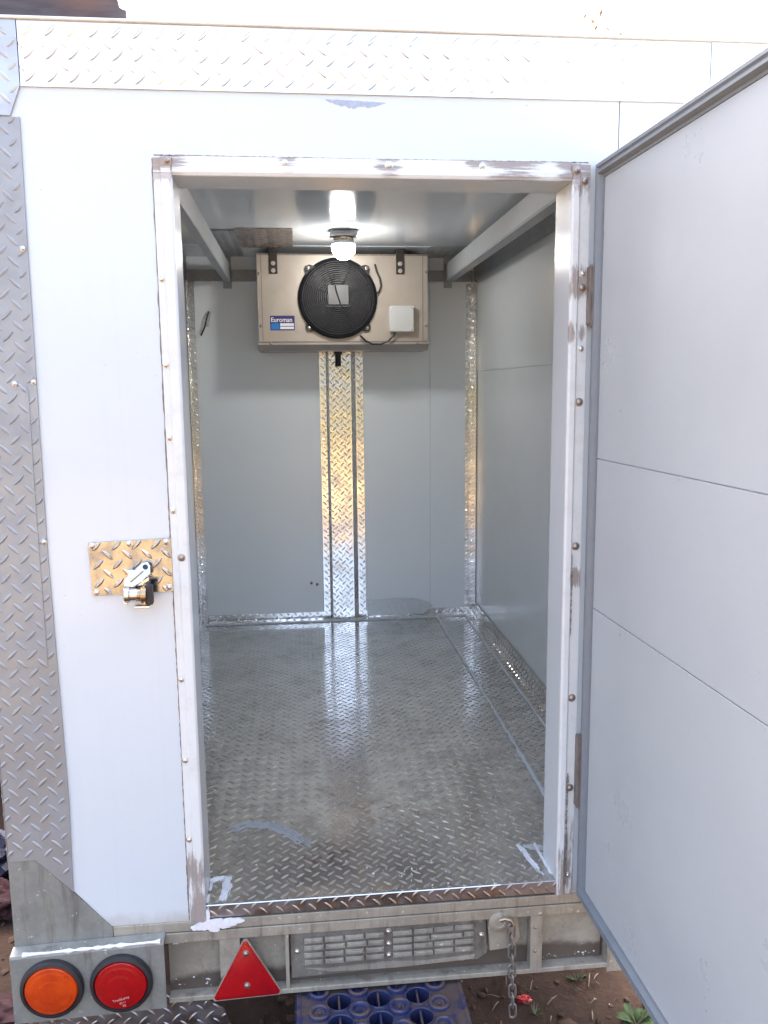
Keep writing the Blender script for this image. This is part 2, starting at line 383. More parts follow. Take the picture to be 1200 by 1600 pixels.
def smear(name, line, width, parent, mat='smear', z=.0366, h=.0012, seed=1, rag=.5):
    """brushed-on sealant: many thin overlapping strokes along a polyline in x,y, broken at their ends"""
    rnd = random.Random(seed); P = [Vector((x, y, 0)) for x, y in line]; C_ = []
    for a, b in zip(P, P[1:]):
        k_ = max(4, int((b - a).length / .0035))
        for i in range(k_): C_.append((a.lerp(b, i / k_), (b - a).normalized()))
    m_ = len(C_); ns = max(5, int(width / .0022)); bm = B()
    for j in range(ns * 2):
        off = (j % ns + .5) / ns - .5 + rnd.uniform(-.05, .05); edge = abs(off) * 2
        i0 = int(rnd.random() ** 2 * m_ * .35 * (.4 + edge)); i1 = m_ - int(rnd.random() ** 2 * m_ * .4 * (.4 + edge)); w_ = .0011 * rnd.uniform(.6, 1.5); prev = None
        for i in range(i0, i1):
            c, t = C_[i]; s_ = Vector((-t.y, t.x, 0)); g = noise.noise(Vector((i * .23, j * 1.7, seed)))
            if g < -.34 - .1 * rag + .25 * edge * edge: prev = None; continue
            c = c + s_ * (off * width * (1 + .35 * noise.noise(Vector((i * .09, 3, seed)))) + .0012 * noise.noise(Vector((i * .2, j, seed + 7))))
            ww = w_ * (1 + .5 * g); hh = h * (.35 + .8 * abs(g)) + .0003
            row = [bm.verts.new(c - s_ * ww + Vector((0, 0, z))), bm.verts.new(c + Vector((0, 0, z + hh))), bm.verts.new(c + s_ * ww + Vector((0, 0, z)))]
            if prev:
                for q in range(2): bm.faces.new((prev[q], prev[q + 1], row[q + 1], row[q]))
            prev = row
    for v in [v for v in bm.verts if not v.link_faces]: bm.verts.remove(v)
    return obj(name, bm, mat, parent, smooth=True)
_riv = {}
def rivet(parent, loc, nrm=(0, -1, 0), r=.0052, mat='rivet', name='rivet'):
    key = (tuple(nrm), r, mat)
    if key not in _riv:
        bm = lathe(B(), [(r * 1.35, 0), (r * 1.3, r * .18), (r, r * .25), (r * .9, r * .55), (r * .55, r * .85), (r * .18, r * .92), (r * .15, r * .6), (0, r * .55)], (0, 0, 0), nrm, 14)
        o = obj(name, bm, mat, parent, smooth=True, loc=loc); _riv[key] = o.data; return o
    return obj(name, None, mat, parent, loc=loc, data=_riv[key])
def text(body, name, mat, parent, loc, size, rot, ext=.0006, squeeze=1., bold=0., align='LEFT'):
    cu_ = bpy.data.curves.new(name, 'FONT'); cu_.body = body; cu_.size = size; cu_.extrude = ext; cu_.offset = bold; cu_.align_x = align
    t = bpy.data.objects.new(name + '_src', cu_); COL.objects.link(t); bpy.context.view_layer.update()
    me = bpy.data.meshes.new_from_object(t.evaluated_get(bpy.context.evaluated_depsgraph_get())); bpy.data.objects.remove(t)
    me.transform(Matrix.Translation(loc) @ rot @ Matrix.Diagonal((squeeze, 1, 1, 1))); me.materials.clear(); me.materials.append(M[mat])
    return obj(name, None, mat, parent, data=me)

# ================================================================== ground
def coords():
    a = [i * .05 for i in range(-64, 65)]; s = .05; v = a[-1]; out = []
    while v < 400: s *= 1.35; v += s; out.append(v)
    return [-q for q in reversed(out)] + a + out
xs = coords(); GZ = -.46
def gz(x, y):
    f = max(0, 1 - max(abs(x), abs(y)) / 12)
    return GZ + (noise.noise(Vector((x * 1.3, y * 1.3, 3))) * .03 + noise.noise(Vector((x * 6, y * 6, 1))) * .012 + noise.noise(Vector((x * 17, y * 17, 5))) * .006) * f
me = bpy.data.meshes.new('ground'); n = len(xs)
me.from_pydata([(x, y, gz(x, y)) for y in xs for x in xs], [], [(j * n + i, j * n + i + 1, (j + 1) * n + i + 1, (j + 1) * n + i) for j in range(n - 1) for i in range(n - 1)])
for p in me.polygons: p.use_smooth = True
me.materials.append(M['soil']); obj('ground', None, None, data=me, kind='structure')

# ================================================================== trailer
T = thing('cold_room_trailer', 'white box trailer with chequer plate corners and its rear door standing open', 'trailer', (.43, 1.0, GZ))
ZF, XL, XR, D, ZC = .036, -.239, 1.101, 2.25, 1.76
EL, ER, ET = -.378, 1.242, 1.8435        # outer left, right, top

# rear panel with door opening
bm = B()
prism(bm, [(-.30, 0, .10), (-.255, 0, .10), (-.174, 0, .003), (.006, 0, .003), (.006, 0, 1.598), (-.30, 0, 1.598)], (0, .10, 0))
prism(bm, [(-.30, 0, 1.598), (.9155, 0, 1.598), (.9155, 0, 1.73), (-.30, 0, 1.73)], (0, .10, 0))
prism(bm, [(.9175, 0, 1.598), (1.2, 0, 1.598), (1.2, 0, 1.73), (.9175, 0, 1.73)], (0, .10, 0))
prism(bm, [(.852, 0, .003), (1.2, 0, .003), (1.2, 0, 1.598), (.852, 0, 1.598)], (0, .10, 0))
bmesh.ops.remove_doubles(bm, verts=bm.verts[:], dist=1e-5)
rear = obj('rear_panel', bm, 'white', T)
# ragged paint loss under the top edge
rnd = random.Random(3); top_, bot = [], []
for i in range(27):
    f = i / 26; x = .327 + .118 * f; e = math.sin(math.pi * f) ** .6
    top_.append((x, -.0006, 1.7135 - .004 * f + rnd.uniform(-.001, .001) * e)); bot.append((x, -.0006, 1.7135 - .004 * f - .0125 * e * (1 - .45 * abs(f - .4)) + rnd.uniform(-.003, .003) * e - .0005))
obj('bare_patch', prism(B(), top_ + bot[::-1], (0, .0012, 0)), flat('bare_grey_patch', (.36, .40, .48), .45, .3, .35, 90).m, rear)
# chequer plates on the rear
plate('corner_plate', 'alu_ext', T, [((0, -.004, 0), X, Z, -Y, [(-.378, .172), (-.322, .172), (-.249, .093), (-.2445, .30), (-.2515, .85), (-.2475, 1.45), (-.2455, 1.668), (-.378, 1.668)]),
      ], tpolys=[rect(-.378, -.2525, .178, 1.668), [(-.312, .1779), (-.2525, .110), (-.2525, .1779)]], ov=.006, ou=.004)
ovl = plate('overlapping_plate', 'alu_ext', T, [((0, -.0056, 0), X, Z, -Y, [(-.3795, .60), (-.2665, .60), (-.2675, .90), (-.2655, 1.16), (-.268, 1.17), (-.378, 1.17)])], tpolys=[rect(-.3795, -.2675, .60, 1.17)], ov=.006, ou=.004)
for x_, z_ in ((-.29, 1.175), (-.254, 1.178), (-.256, 1.43), (-.256, .86)): rivet(ovl, (x_, -.0065, z_), r=.004)
plate('upper_corner_plate', 'alu_mid', T, [((0, -.0052, 0), X, Z, -Y, [(-.378, 1.6705), (-.262, 1.6705), (-.2405, 1.724), (-.2405, 1.837), (-.378, 1.837)])], tpolys=[rect(-.378, -.2415, 1.726, 1.837), [(-.378, 1.6705), (-.262, 1.6705), (-.242, 1.7255), (-.378, 1.7255)]], ov=.02, ou=.012)
plate('top_plate', 'alu_top', T, [((0, -.004, 0), X, Z, -Y, rect(-.239, 1.1012, 1.7225, 1.837))], ov=.0, ou=.0)
plate('corner_plate', 'alu_ext', T, [((0, -.004, 0), X, Z, -Y, rect(1.112, 1.242, .003, 1.719)), ((1.2435, 0, 0), Y, Z, X, rect(-.004, .12, .003, 1.837))])
plate('upper_corner_plate', 'alu_top', T, [((0, -.0052, 0), X, Z, -Y, rect(1.102, 1.242, 1.7215, 1.837))])
plate('side_corner_plate', 'alu_ext', T, [((-.3795, 0, 0), -Y, Z, -X, rect(-.12, .004, .172, 1.837))])
# box shell
for nm, b in (('side_panel', (EL, XL - .004, .1, D + .1, .003, ET)), ('side_panel', (XR + .004, ER, .1, D + .1, .003, ET)), ('front_panel', (XL - .004, XR + .004, D + .006, D + .1, .003, ET)),
              ('roof_panel', (XL - .004, XR + .004, .1, D + .006, ZC + .004, ET))):
    obj(nm, box(B(), *b), 'white', T)
obj('roof_edge', box(B(), EL - .004, ER + .004, -.010, .0995, 1.8375, 1.8435, .002), 'frame', T)
# inner lining
lw = obj('inner_side_wall', box(B(), XL - .003, XL, .1005, D, .0, ZC), 'sidewall', T)
rw = obj('inner_side_wall', box(B(), XR, XR + .003, .1005, D, .0, 1.23), 'sidewall', T)
obj('upper_lining_sheet', box(B(), XR - .0015, XR + .003, .1005, D, 1.2315, ZC), 'sidewall', rw)
bw = obj('inner_back_wall', box(B(), XL, .887, D, D + .004, 0, ZC), 'wall', T)
obj('lining_sheet', box(B(), .888, XR, D - .0015, D + .004, 0, ZC), 'wall', bw)
obj('inner_front_wall', box(B(), XL, .02, .1005, .104, 0, ZC), 'wall', T); obj('inner_front_wall', box(B(), .835, XR, .1005, .104, 0, ZC), 'wall', T)
obj('inner_front_wall', box(B(), .02, .835, .1005, .104, 1.60, ZC), 'wall', T)
ce = obj('ceiling', box(B(), XL, XR, .1045, D, ZC, ZC + .003), 'ceiling', T)
obj('ceiling_sheet', box(B(), XL, XR, 1.95, D, ZC - .0015, ZC + .002), 'ceiling', ce)
# floor
obj('floor_base', box(B(), XL - .003, XR + .003, .012, D + .004, -.002, .0325), 'chassis', T)
fl = plate('floor_plate', 'alu_floor', T, [((0, 0, ZF), X, Y, Z, rect(XL, .918, .10, D)), ((0, 0, ZF), X, Y, Z, rect(.031, .834, -.0025, .0995))], thick=.003, pitch=.036, h=.0010, L=.028, w=.0085, ou=.003, tmat='alu_tread')
fl2 = plate('side_floor_plate', 'alu_floor', T, [((0, 0, ZF + .0034), X, Y, Z, rect(.912, XR, .10, D))], thick=.003, pitch=.036, h=.0010, L=.028, w=.0085, ou=.006, tmat='alu_tread')
sill = plate('door_sill', 'alu_sill', T, [((0, -.0035, 0), X, Z, -Y, rect(.031, .834, .0085, .0375))], thick=.003, pitch=.036, L=.03, h=.0016, ov=.0155, ou=.012)
obj('sill_edge', tube(B(), [(.031, -.0025, .0372), (.40, -.0025, .0370), (.834, -.0025, .0372)], .0022, 6), 'chrome', sill, smooth=True)
bead('sealant_bead', [(.912, .10, ZF + .003), (.916, 1.1, ZF + .003), (.911, D - .01, ZF + .003)], .0052, fl2)
bead('sealant_bead', [(1.052, .10, ZF + .005), (1.053, D - .03, ZF + .005)], .0048, fl2)
bead('sealant_bead', [(XL + .03, D - .046, ZF + .003), (.36, D - .046, ZF + .002), (XR - .05, D - .046, ZF + .004)], .0055, fl)
for pts, w_, mt, sd, rg in (([(.030, .088), (.045, .10), (.066, .098)], .020, 'smear', 1, .5), ([(.066, .108), (.070, .06), (.064, .006)], .022, 'smear', 2, .55), ([(.033, .085), (.033, .05)], .006, 'smear', 3, .5),
                        ([(.775, .158), (.785, .09), (.800, .02)], .014, 'smear', 4, .6), ([(.785, .150), (.82, .138), (.848, .134)], .022, 'smear_grey', 5, .6),
                        ([(.049, .300), (.10, .335), (.156, .325), (.205, .285), (.262, .205)], .034, 'smear_grey', 6, .55), ([(.0315, .04), (.0315, .004)], .004, 'paint_and_highlight', 9, .5),
                        ([(.815, .16), (.818, .02)], .007, 'paint_and_highlight', 12, .6)):
    smear('sealant_smear', pts, w_, fl, mt, seed=sd, rag=rg)
bm = B(); rnd = random.Random(5)
for i in range(330):
    if rnd.random() < .7: x, y = rnd.gauss(.62, .16), abs(rnd.gauss(.22, .22)) + .01
    else: x, y = rnd.uniform(.05, .9), rnd.uniform(.02, 1.1)
    if not .04 < x < .90 or (y < .11 and x > .80): continue
    r_ = rnd.uniform(.0006, .0021) * (2.0 if rnd.random() < .06 else 1); a0 = rnd.uniform(0, 6.28); q = []
    for k_ in range(6):
        a = a0 + k_ * math.pi / 3; rr = r_ * rnd.uniform(.4, 1.5); q.append((x + rr * math.cos(a), y + rr * math.sin(a), ZF + .0008))
    prism(bm, q, (0, 0, .0012))
obj('paint_flecks', bm, 'fleck', fl, kind='stuff')

# inner corner trims
TK = dict(pitch=.036, L=.028, w=.0075, h=.0017)
plate('corner_trim', 'alu_bright', T, [((0, D - .004, 0), X, Z, -Y, rect(XL + .004, -.203, ZF, 1.66)), ((XL + .004, 0, 0), -Y, Z, X, rect(-D + .004, -D + .04, ZF, 1.66))], **TK)
plate('corner_trim', 'alu_bright', T, [((0, D - .004, 0), X, Z, -Y, rect(1.058, XR - .004, ZF + .05, 1.65)), ((XR - .0055, 0, 0), Y, Z, -X, rect(D - .075, D - .004, ZF + .05, 1.65))], **TK)
plate('skirting_trim', 'alu_bright', T, [((0, D - .006, 0), X, Z, -Y, rect(XL + .04, .36, ZF, ZF + .040)), ((0, 0, ZF + .0035), X, Y, Z, rect(XL + .04, .36, D - .045, D - .006))], **TK)
plate('skirting_trim', 'alu_bright', T, [((0, D - .006, 0), X, Z, -Y, rect(.566, XR - .006, ZF, ZF + .038)), ((0, 0, ZF + .0065), X, Y, Z, rect(.566, XR - .05, D - .045, D - .006))], **TK)
plate('skirting_trim', 'alu_floor', T, [((XR - .006, 0, 0), Y, Z, -X, rect(.101, D - .006, ZF + .004, ZF + .078)), ((0, 0, ZF + .0065), X, Y, Z, rect(1.056, XR - .006, .101, D - .006))], **TK)
plate('skirting_trim', 'alu_floor', T, [((XL + .006, 0, 0), -Y, Z, X, rect(-D + .045, -.101, ZF, ZF + .075))], **TK)
plate('ceiling_trim', 'alu_ext', T, [((0, D - .0075, 0), X, Z, -Y, rect(XL + .01, XR - .01, 1.648, 1.70))], **TK)
plate('ceiling_trim', 'alu_ext', T, [((XR - .008, 0, 0), Y, Z, -X, rect(.11, D - .01, 1.655, ZC - .004))], **TK)
plate('ceiling_trim', 'alu_ext', T, [((XL + .008, 0, 0), -Y, Z, X, rect(-D + .01, -.11, 1.655, ZC - .004))], **TK)
bead('sealant_bead', [(XL + .04, D - .008, 1.645), (XR - .02, D - .008, 1.645)], .004, T, 'wall')
# clear sealant smeared over the skirting right of the post
rnd = random.Random(9); bm = B()
pl = [(.575 + .235 * math.cos(a) * (.5 + .5 * rnd.uniform(.8, 1.05)) + .10, D - .0095, .085 + .050 * math.sin(a) * rnd.uniform(.8, 1.1)) for a in [i * 2 * math.pi / 26 for i in range(26)]]
pl = [(max(.572, x), y, max(ZF + .012, z)) for x, y, z in pl]
prism(bm, pl, (0, .003, 0)); obj('sealant_patch', bm, flat('thin_clear_sealant', (.62, .66, .69), .18, .1, .2, 60).m, T)

# hat-section post on the back wall
y0, y1 = D - .004, D - .022
def slant(xa, ya, xb, yb):
    v = Vector((xb - xa, yb - ya, 0)); L_ = v.length; v.normalize(); nn = Vector((v.y, -v.x, 0)); return ((xa, ya, 0), v, Z, nn, rect(0, L_, ZF + .001, 1.42))
plate('wall_post', 'alu_bright', T, [((0, y0, 0), X, Z, -Y, rect(.360, .391, ZF + .001, 1.42)), slant(.391, y0, .404, y1), ((0, y1, 0), X, Z, -Y, rect(.404, .508, ZF + .001, 1.42)),
      slant(.508, y1, .530, y0), ((0, y0, 0), X, Z, -Y, rect(.530, .566, ZF + .001, 1.42))], pitch=.034, L=.027, w=.0075, h=.0017)
bead('sealant_bead', [(.358, D - .02, ZF + .003), (.568, D - .02, ZF + .003)], .006, T)
# cut-off conduit stub below the evaporator drain and little fittings on the back wall
obj('drain_stub', lathe(B(), [(0, -.065), (.013, -.065), (.013, -.01), (.020, -.008), (.020, .03), (.0, .03)], (.448, D - .05, 1.325), Z, 16), 'blackplastic', T, smooth=True)
hk = obj('wall_hook', box(B(), -.152, -.136, D - .006, D - .0005, 1.445, 1.515, .002, Matrix.Rotation(R(12), 3, 'Y')), 'jbox', T)
obj('wire_end', tube(B(), [(-.139, D - .012, 1.514), (-.150, D - .02, 1.48), (-.160, D - .015, 1.443), (-.178, D - .02, 1.405)], .004, 6), 'blackplastic', hk, smooth=True)
for x_, z_ in ((.300, .220), (.328, .213)): obj('wall_plug', lathe(B(), [(0, .006), (.006, .005), (.007, 0)], (x_, D, z_), -Y, 10), 'hinge', T, smooth=True)

# ceiling rails on hangers
for sx_, xa, xb, y_end in ((-1, -.062, -.032, 2.20), (1, .944, .984, 2.17)):
    bm = B(); inn = xb if sx_ < 0 else xa
    box(bm, xa, xb, .14, y_end, 1.640, 1.646, .0015)                              # bottom leg of the angle
    box(bm, xa if sx_ > 0 else xb - .005, xa + .005 if sx_ > 0 else xb, .14, y_end, 1.6465, 1.715, .001)
    rl = obj('ceiling_rail', bm, 'rail', T)
    obj('hanger', box(B(), xa - .004, xa + .034, y_end + .001, y_end + .007, 1.612, ZC - .006, .001), 'rail', rl)
    obj('hanger', box(B(), xa - .002, xa + .036, .20, .206, 1.648, ZC - .006, .001), 'rail', rl)
    plate('mounting_plate', 'alu_ext', T, [((0, 0, ZC - .005), X, -Y, -Z, rect(-.061, .03, -2.20, -1.60) if sx_ < 0 else rect(.842, 1.01, -2.22, -1.93))], **TK)
plate('mounting_plate', 'alu_sill', T, [((0, 0, ZC - .004), X, -Y, -Z, rect(.034, .254, -1.985, -1.56))], **TK)

# door frame: angle strips with a raised lip, jambs inside
def strip(name, prof, a, b, uax):
    """profile (offset along uax, depth towards the viewer) swept from a to b"""
    bm = B(); u = Vector(uax); rings = []
    for p, sgn in ((Vector(a), 1), (Vector(b), -1)):
        rings.append([bm.verts.new(p + u * o_ - Y * d_) for o_, d_ in prof])
    n_ = len(prof)
    for i in range(n_): bm.faces.new((rings[0][i], rings[0][(i + 1) % n_], rings[1][(i + 1) % n_], rings[1][i]))
    bm.faces.new(rings[0]); bm.faces.new(rings[1][::-1])
    return obj(name, bm, 'frame', T, smooth=False)
prof = [(-.006, 0), (-.006, .0035), (.007, .0040), (.0085, .0075), (.011, .0095), (.026, .0095), (.030, .006), (.030, 0)]
fL = strip('frame_strip', prof, (0, 0, .004), (0, 0, 1.600), X)
fR = strip('frame_strip', [(-.006, 0), (-.006, .0035), (.014, .0040), (.0155, .0065), (.018, .0085), (.028, .0085), (.033, .006), (.033, 0)], (.853, 0, .004), (.853, 0, 1.600), -X)
fT = strip('frame_strip', [(-.004, 0), (-.004, .0035), (.012, .0038), (.0135, .007), (.016, .009), (.026, .009), (.032, .006), (.032, 0)], (.0305, 0, 1.600), (.8195, 0, 1.600), -Z)
for z_ in (1.374, 1.209, 1.065, .917, .559, .379, .197): rivet(fL, (.001, -.0036, z_))
rivet(fL, (.014, -.0092, .82), r=.006, mat='rustrivet')
for x_ in (.246, .636): rivet(fT, (x_, -.0036, 1.594))
rivet(fT, (.449, -.0036, 1.592), r=.0065); rivet(fL, (.022, -.0092, 1.594), r=.0065, mat='rustrivet'); rivet(fR, (.828, -.0082, 1.588), r=.0068, mat='rustrivet')
for z_, b_ in ((1.569, 1), (1.387, 0), (1.359, 1), (1.236, 0), (1.126, 1), (.818, 1), (.476, 1), (.264, 1), (.051, 0)):
    rivet(fR, (.846 if b_ else .847, -.0036, z_), r=.0068 if b_ else .005, mat='rustrivet' if b_ else 'rivet')
obj('door_jamb', box(B(), .0065, .029, .0005, .1, .0365, 1.567), 'jamb', T)
obj('door_jamb', box(B(), .8205, .8515, .0005, .1, .0365, 1.567), 'jamb', T)
obj('door_jamb', box(B(), .0065, .8515, .0005, .1, 1.5675, 1.5975), 'jamb', T)
bead('joint_line', [(-.0075, -.0006, .004), (-.0068, -.0006, .45), (-.0080, -.0006, .9), (-.0070, -.0006, 1.599)], .0013, fL, 'hinge', 60, .7)
bead('joint_line', [(.840, -.0075, .03), (.8395, -.0075, .16), (.8405, -.0075, .30)], .0014, fR, 'hinge', 40, .8)
bead('joint_line', [(.8385, -.0070, .62), (.839, -.0070, .75), (.8385, -.0070, .80)], .0010, fR, 'hinge', 30, .8)
bead('joint_line', [(-.0035, -.0006, 1.6055), (.40, -.0006, 1.6045), (.855, -.0006, 1.605)], .0009, fT, 'hinge', 80, .8)
# spilt white paint by the foot of the left frame
rnd = random.Random(12); bm = B()
for (cx, cz, rx, rz, k_) in ((.055, -.004, .045, .010, 44), (.025, -.009, .028, .007, 36), (.088, .0, .024, .006, 32), (.034, .018, .004, .018, 24), (.048, -.016, .012, .007, 22)):
    prism(bm, [(cx + rx * math.cos(a) * (1 + .38 * noise.noise(Vector((math.cos(a) * 2.2, math.sin(a) * 2.2, cx * 90))) + .22 * noise.noise(Vector((math.cos(a) * 7, math.sin(a) * 7, cx * 50)))), -.0100 - .00003 * k_, cz + rz * math.sin(a) * (1 + .6 * noise.noise(Vector((math.cos(a) * 4, math.sin(a) * 4, cx * 70 + 5))))) for a in [i * 2 * math.pi / k_ for i in range(k_)]], (0, .006, 0))
obj('paint_spill', bm, 'paint_and_highlight', fL)

# lock plate with latch
lk = plate('lock_plate', 'alu_lock', T, [((0, -.005, 0), X, Z, -Y, [(-.168, .745), (-.0065, .750), (-.0065, .8605), (-.171, .855)])], pitch=.039, L=.03, w=.009, h=.0026, ou=.022, ov=.010)
for x_, z_ in ((-.163, .849), (-.090, .8515), (-.016, .853), (-.160, .752), (-.014, .758)): rivet(lk, (x_, -.005, z_), r=.005)
TL = Matrix.Rotation(R(-24), 4, Vector((1, .25, 0)))
def tilted(bm, c):
    bmesh.ops.transform(bm, matrix=Matrix.Translation(c) @ TL @ Matrix.Translation(-Vector(c)), verts=bm.verts[:]); return bm
lc = (-.070, -.026, .788)
lt = obj('latch', tilted(prism(B(), [(-.102, -.030, .770), (-.098, -.030, .785), (-.062, -.030, .813), (-.050, -.030, .815), (-.045, -.030, .806), (-.047, -.030, .786), (-.066, -.030, .778), (-.080, -.030, .766)], (0, .010, 0), .003), lc), 'chrome', lk)
obj('latch_fold', tilted(prism(B(), [(-.094, -.0306, .781), (-.064, -.0306, .801), (-.058, -.0306, .796), (-.086, -.0306, .776)], (0, -.004, 0), .0018), lc), 'chrome', lt)
obj('latch_hole', tilted(lathe(B(), [(0, 0), (.0048, 0), (.0052, .0008)], (-.0550, -.0312, .804), -Y, 14), lc), 'rubber', lt)
obj('latch_base', box(B(), -.094, -.052, -.020, -.0055, .752, .800, .003), 'chrome', lt)
obj('lock_barrel', lathe(B(), [(0, -.022), (.010, -.022), (.0165, -.019), (.0165, -.010), (.014, -.008), (.014, .006)], (-.078, -.034, .752), X, 24), 'chrome', lt, smooth=True)
obj('barrel_ring', lathe(B(), [(.014, .006), (.014, .012), (.0185, .014), (.0185, .024), (.013, .026), (0, .026)], (-.078, -.034, .752), X, 24), 'brass', lt, smooth=True)
obj('keeper', box(B(), -.055, -.042, -.046, -.026, .732, .772, .002), 'rubber', lt)
obj('keeper_bracket', prism(B(), [(-.100, -.040, .735), (-.093, -.040, .732), (-.091, -.040, .768), (-.099, -.040, .768)], (0, .03, 0), .001), 'chrome', lt)
obj('keeper_bracket', box(B(), -.078, -.048, -.047, -.03, .726, .7305, .001), 'chrome', lt)
obj('keeper_bracket', box(B(), -.060, -.0555, -.047, -.028, .732, .772, .001), 'brass', lt)

# ------------------------------------------------------------------ door, opened a little past square
DA = R(1.9); hx, hy = .876, -.008
ax = Vector((math.sin(DA), -math.cos(DA), 0)); nx = Vector((-math.cos(DA), -math.sin(DA), 0))     # along the door / out of its inner face
def dp(u, z, n_=0.): return Vector((hx, hy, 0)) + ax * u + nx * n_ + Vector((0, 0, z))
def dbox(bm, u0, u1, z0, z1, n0, n1, bev=0.):
    prism(bm, [dp(u0, z0, n0), dp(u1, z0, n0), dp(u1, z1, n0), dp(u0, z1, n0)], nx * (n1 - n0), bev); return bm
DW = .862
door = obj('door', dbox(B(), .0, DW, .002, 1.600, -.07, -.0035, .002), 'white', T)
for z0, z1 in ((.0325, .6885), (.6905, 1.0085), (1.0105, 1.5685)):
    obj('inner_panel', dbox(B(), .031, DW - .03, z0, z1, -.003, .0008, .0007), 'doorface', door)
gk = B()
def gstrip(a, b, off_in):
    """two-ribbed rubber seal from a to b ((u,z) on the door's edge), off_in points into the panel"""
    (u0, za), (u1, zb) = a, b; iu, iz = off_in
    pr = [(0, -.003), (.0, .007), (.002, .0095), (.008, .0095), (.0105, .006), (.0125, .0055), (.015, .0085), (.0175, .013), (.022, .013), (.0245, .008), (.026, .003), (.031, .002), (.031, -.003)]
    q = [gk.verts.new(dp(u0 + iu * o_ + (o_ if u1 > u0 else (-o_ if u1 < u0 else 0)), za + iz * o_ + (o_ if zb > za else (-o_ if zb < za else 0)), h)) for o_, h in pr]
    w = [gk.verts.new(dp(u1 + iu * o_ - (o_ if u1 > u0 else (-o_ if u1 < u0 else 0)), zb + iz * o_ - (o_ if zb > za else (-o_ if zb < za else 0)), h)) for o_, h in pr]
    for i in range(len(pr) - 1): gk.faces.new((q[i], q[i + 1], w[i + 1], w[i]))
c4 = [(0., .002), (DW, .002), (DW, 1.6), (0., 1.6)]
for i, off in enumerate(((0, 1), (-1, 0), (0, -1), (1, 0))): gstrip(c4[i], c4[(i + 1) % 4], off)
obj('gasket', gk, 'gasket', door, smooth=True)
bm = B(); bmesh.ops.remove_doubles(bm, verts=[], dist=.001)
for z0, z1 in ((1.285, 1.40), (.225, .39)):
    hb = box(B(), .8565, .8625, -.022, .012, z0, z1, .001)
    tube(hb, [(.8645, -.016, z0 - .004), (.8645, -.016, z1 + .004)], .006, 10)
    obj('hinge', hb, 'hinge', door)

# ------------------------------------------------------------------ chassis
obj('gusset_plate', prism(B(), [(-.379, -.003, .1715), (-.323, -.003, .1715), (-.251, -.003, .093), (-.172, -.003, .0015), (-.172, -.003, -.055), (-.379, -.003, -.055)], (0, .012, 0)), 'galv', T)
beam = obj('rear_crossmember', box(B(), -.171, .945, -.003, .04, -.0205, .0025, .0015), 'chassis', T)
obj('lower_angle', box(B(), -.171, .945, -.0045, .04, -.046, -.0225, .0015), 'chassis', beam)
obj('beam_web', box(B(), -.06, .94, .024, .030, -.1805, -.0465), 'web', beam)
obj('bottom_flange', box(B(), -.06, .950, -.003, .030, -.1925, -.181, .0015), 'chassis', beam)
bm = B(); prism(bm, [(.762, -.004, -.047), (.79, -.004, -.047), (.79, -.004, -.1808), (.762, -.004, -.1808)], (0, .027, 0), .001)
sp_ = obj('flange_bracket', bm, 'chassis', T)
for z_ in (-.075, -.135): rivet(sp_, (.774, -.004, z_), r=.003, mat='rustrivet')
obj('flange_bracket', box(B(), .055, .10, -.002, .0235, -.1805, -.0465, .001), 'web', T)
obj('flange_bracket', box(B(), .20, .208, -.003, .0235, -.1805, -.0465, .001), 'chassis', T)
obj('corner_post', box(B(), .9465, .998, -.004, .052, -.2045, -.0, .002), 'chassis', T)
# bent light carrier at the left corner
bm = B()
pv = [(-.006, -.030, -.022), (-.006, .0, -.012)]
prism(bm, [(0, -.0315, -.186), (0, -.0315, -.034), (0, -.029, -.029), (0, -.004, -.0225), (0, -.004, -.0255), (0, -.026, -.032), (0, -.0285, -.036), (0, -.0285, -.186)], (.322, 0, 0))
bmesh.ops.translate(bm, verts=bm.verts[:], vec=(-.382, 0, 0))
for v in bm.verts:
    v.co.z += (v.co.x + .06) * .03 + .006
lp = obj('light_carrier', bm, 'galv', T)
bm = B()
for i in range(24):
    x = -.36 + .29 * i / 23; a = random.uniform(.003, .0048)
    box(bm, x - .0068, x + .0068, -.0285 , -.009, -.0285 + (x + .06) * .03 + .0062, -.0285 + (x + .06) * .03 + .0062 + .0015 + a * .2)
bmesh.ops.remove_doubles(bm, verts=bm.verts[:], dist=.0004)
bm.free()
obj('painted_highlight', tube(B(), [(x, -.0285 - random.uniform(0, .001), -.0265 + (x + .06) * .03 + .0055) for x in [-.355 + .012 * i for i in range(25)]], [random.uniform(.0018, .0062) for i in range(25)], 8), 'paint_and_highlight', lp, smooth=True)  # highlight on the carrier's top flange, drawn as an uneven white bead
def lamp(name, x, z, mat, lab):
    t = obj(name, lathe(B(), [(.0655, 0), (.067, .006), (.064, .014), (.058, .016), (.0555, .011), (.0555, .0)], (x, -.0315, z), -Y, 48), 'rubber', T, smooth=True, label=lab)
    pr = [(.0558, .004), (.0556, .013), (.053, .0165)]
    for i in range(7): r_ = .050 - i * .0060; pr += [(r_, .0172 + .0045 * (1 - (r_ / .05) ** 2)), (r_ - .0015, .0172 + .0045 * (1 - (r_ / .05) ** 2) + (.0004 if i % 3 == 1 else 0))]
    pr += [(0, .0220)]
    obj('lens', lathe(B(), pr, (x, -.0315, z), -Y, 48), mat, t, smooth=True); return t
lamp('turn_signal', -.297, -.107, 'amberlens', 'round amber lamp at the outer corner'); tl = lamp('tail_light', -.152, -.107, 'redlens', 'round red lamp beside the amber one')
rx90 = Matrix.Rotation(R(90), 4, 'X') 
tilt_ = Matrix.Rotation(R(14), 4, 'Y').inverted() @ rx90
text('TruckLamp', 'lettering', 'lensmark', tl, (-.168, -.0545, -.139), .0078, tilt_, .0004, 1.)
text('(E) 11', 'lettering', 'lensmark', tl, (-.155, -.0530, -.1455), .006, tilt_, .0003)
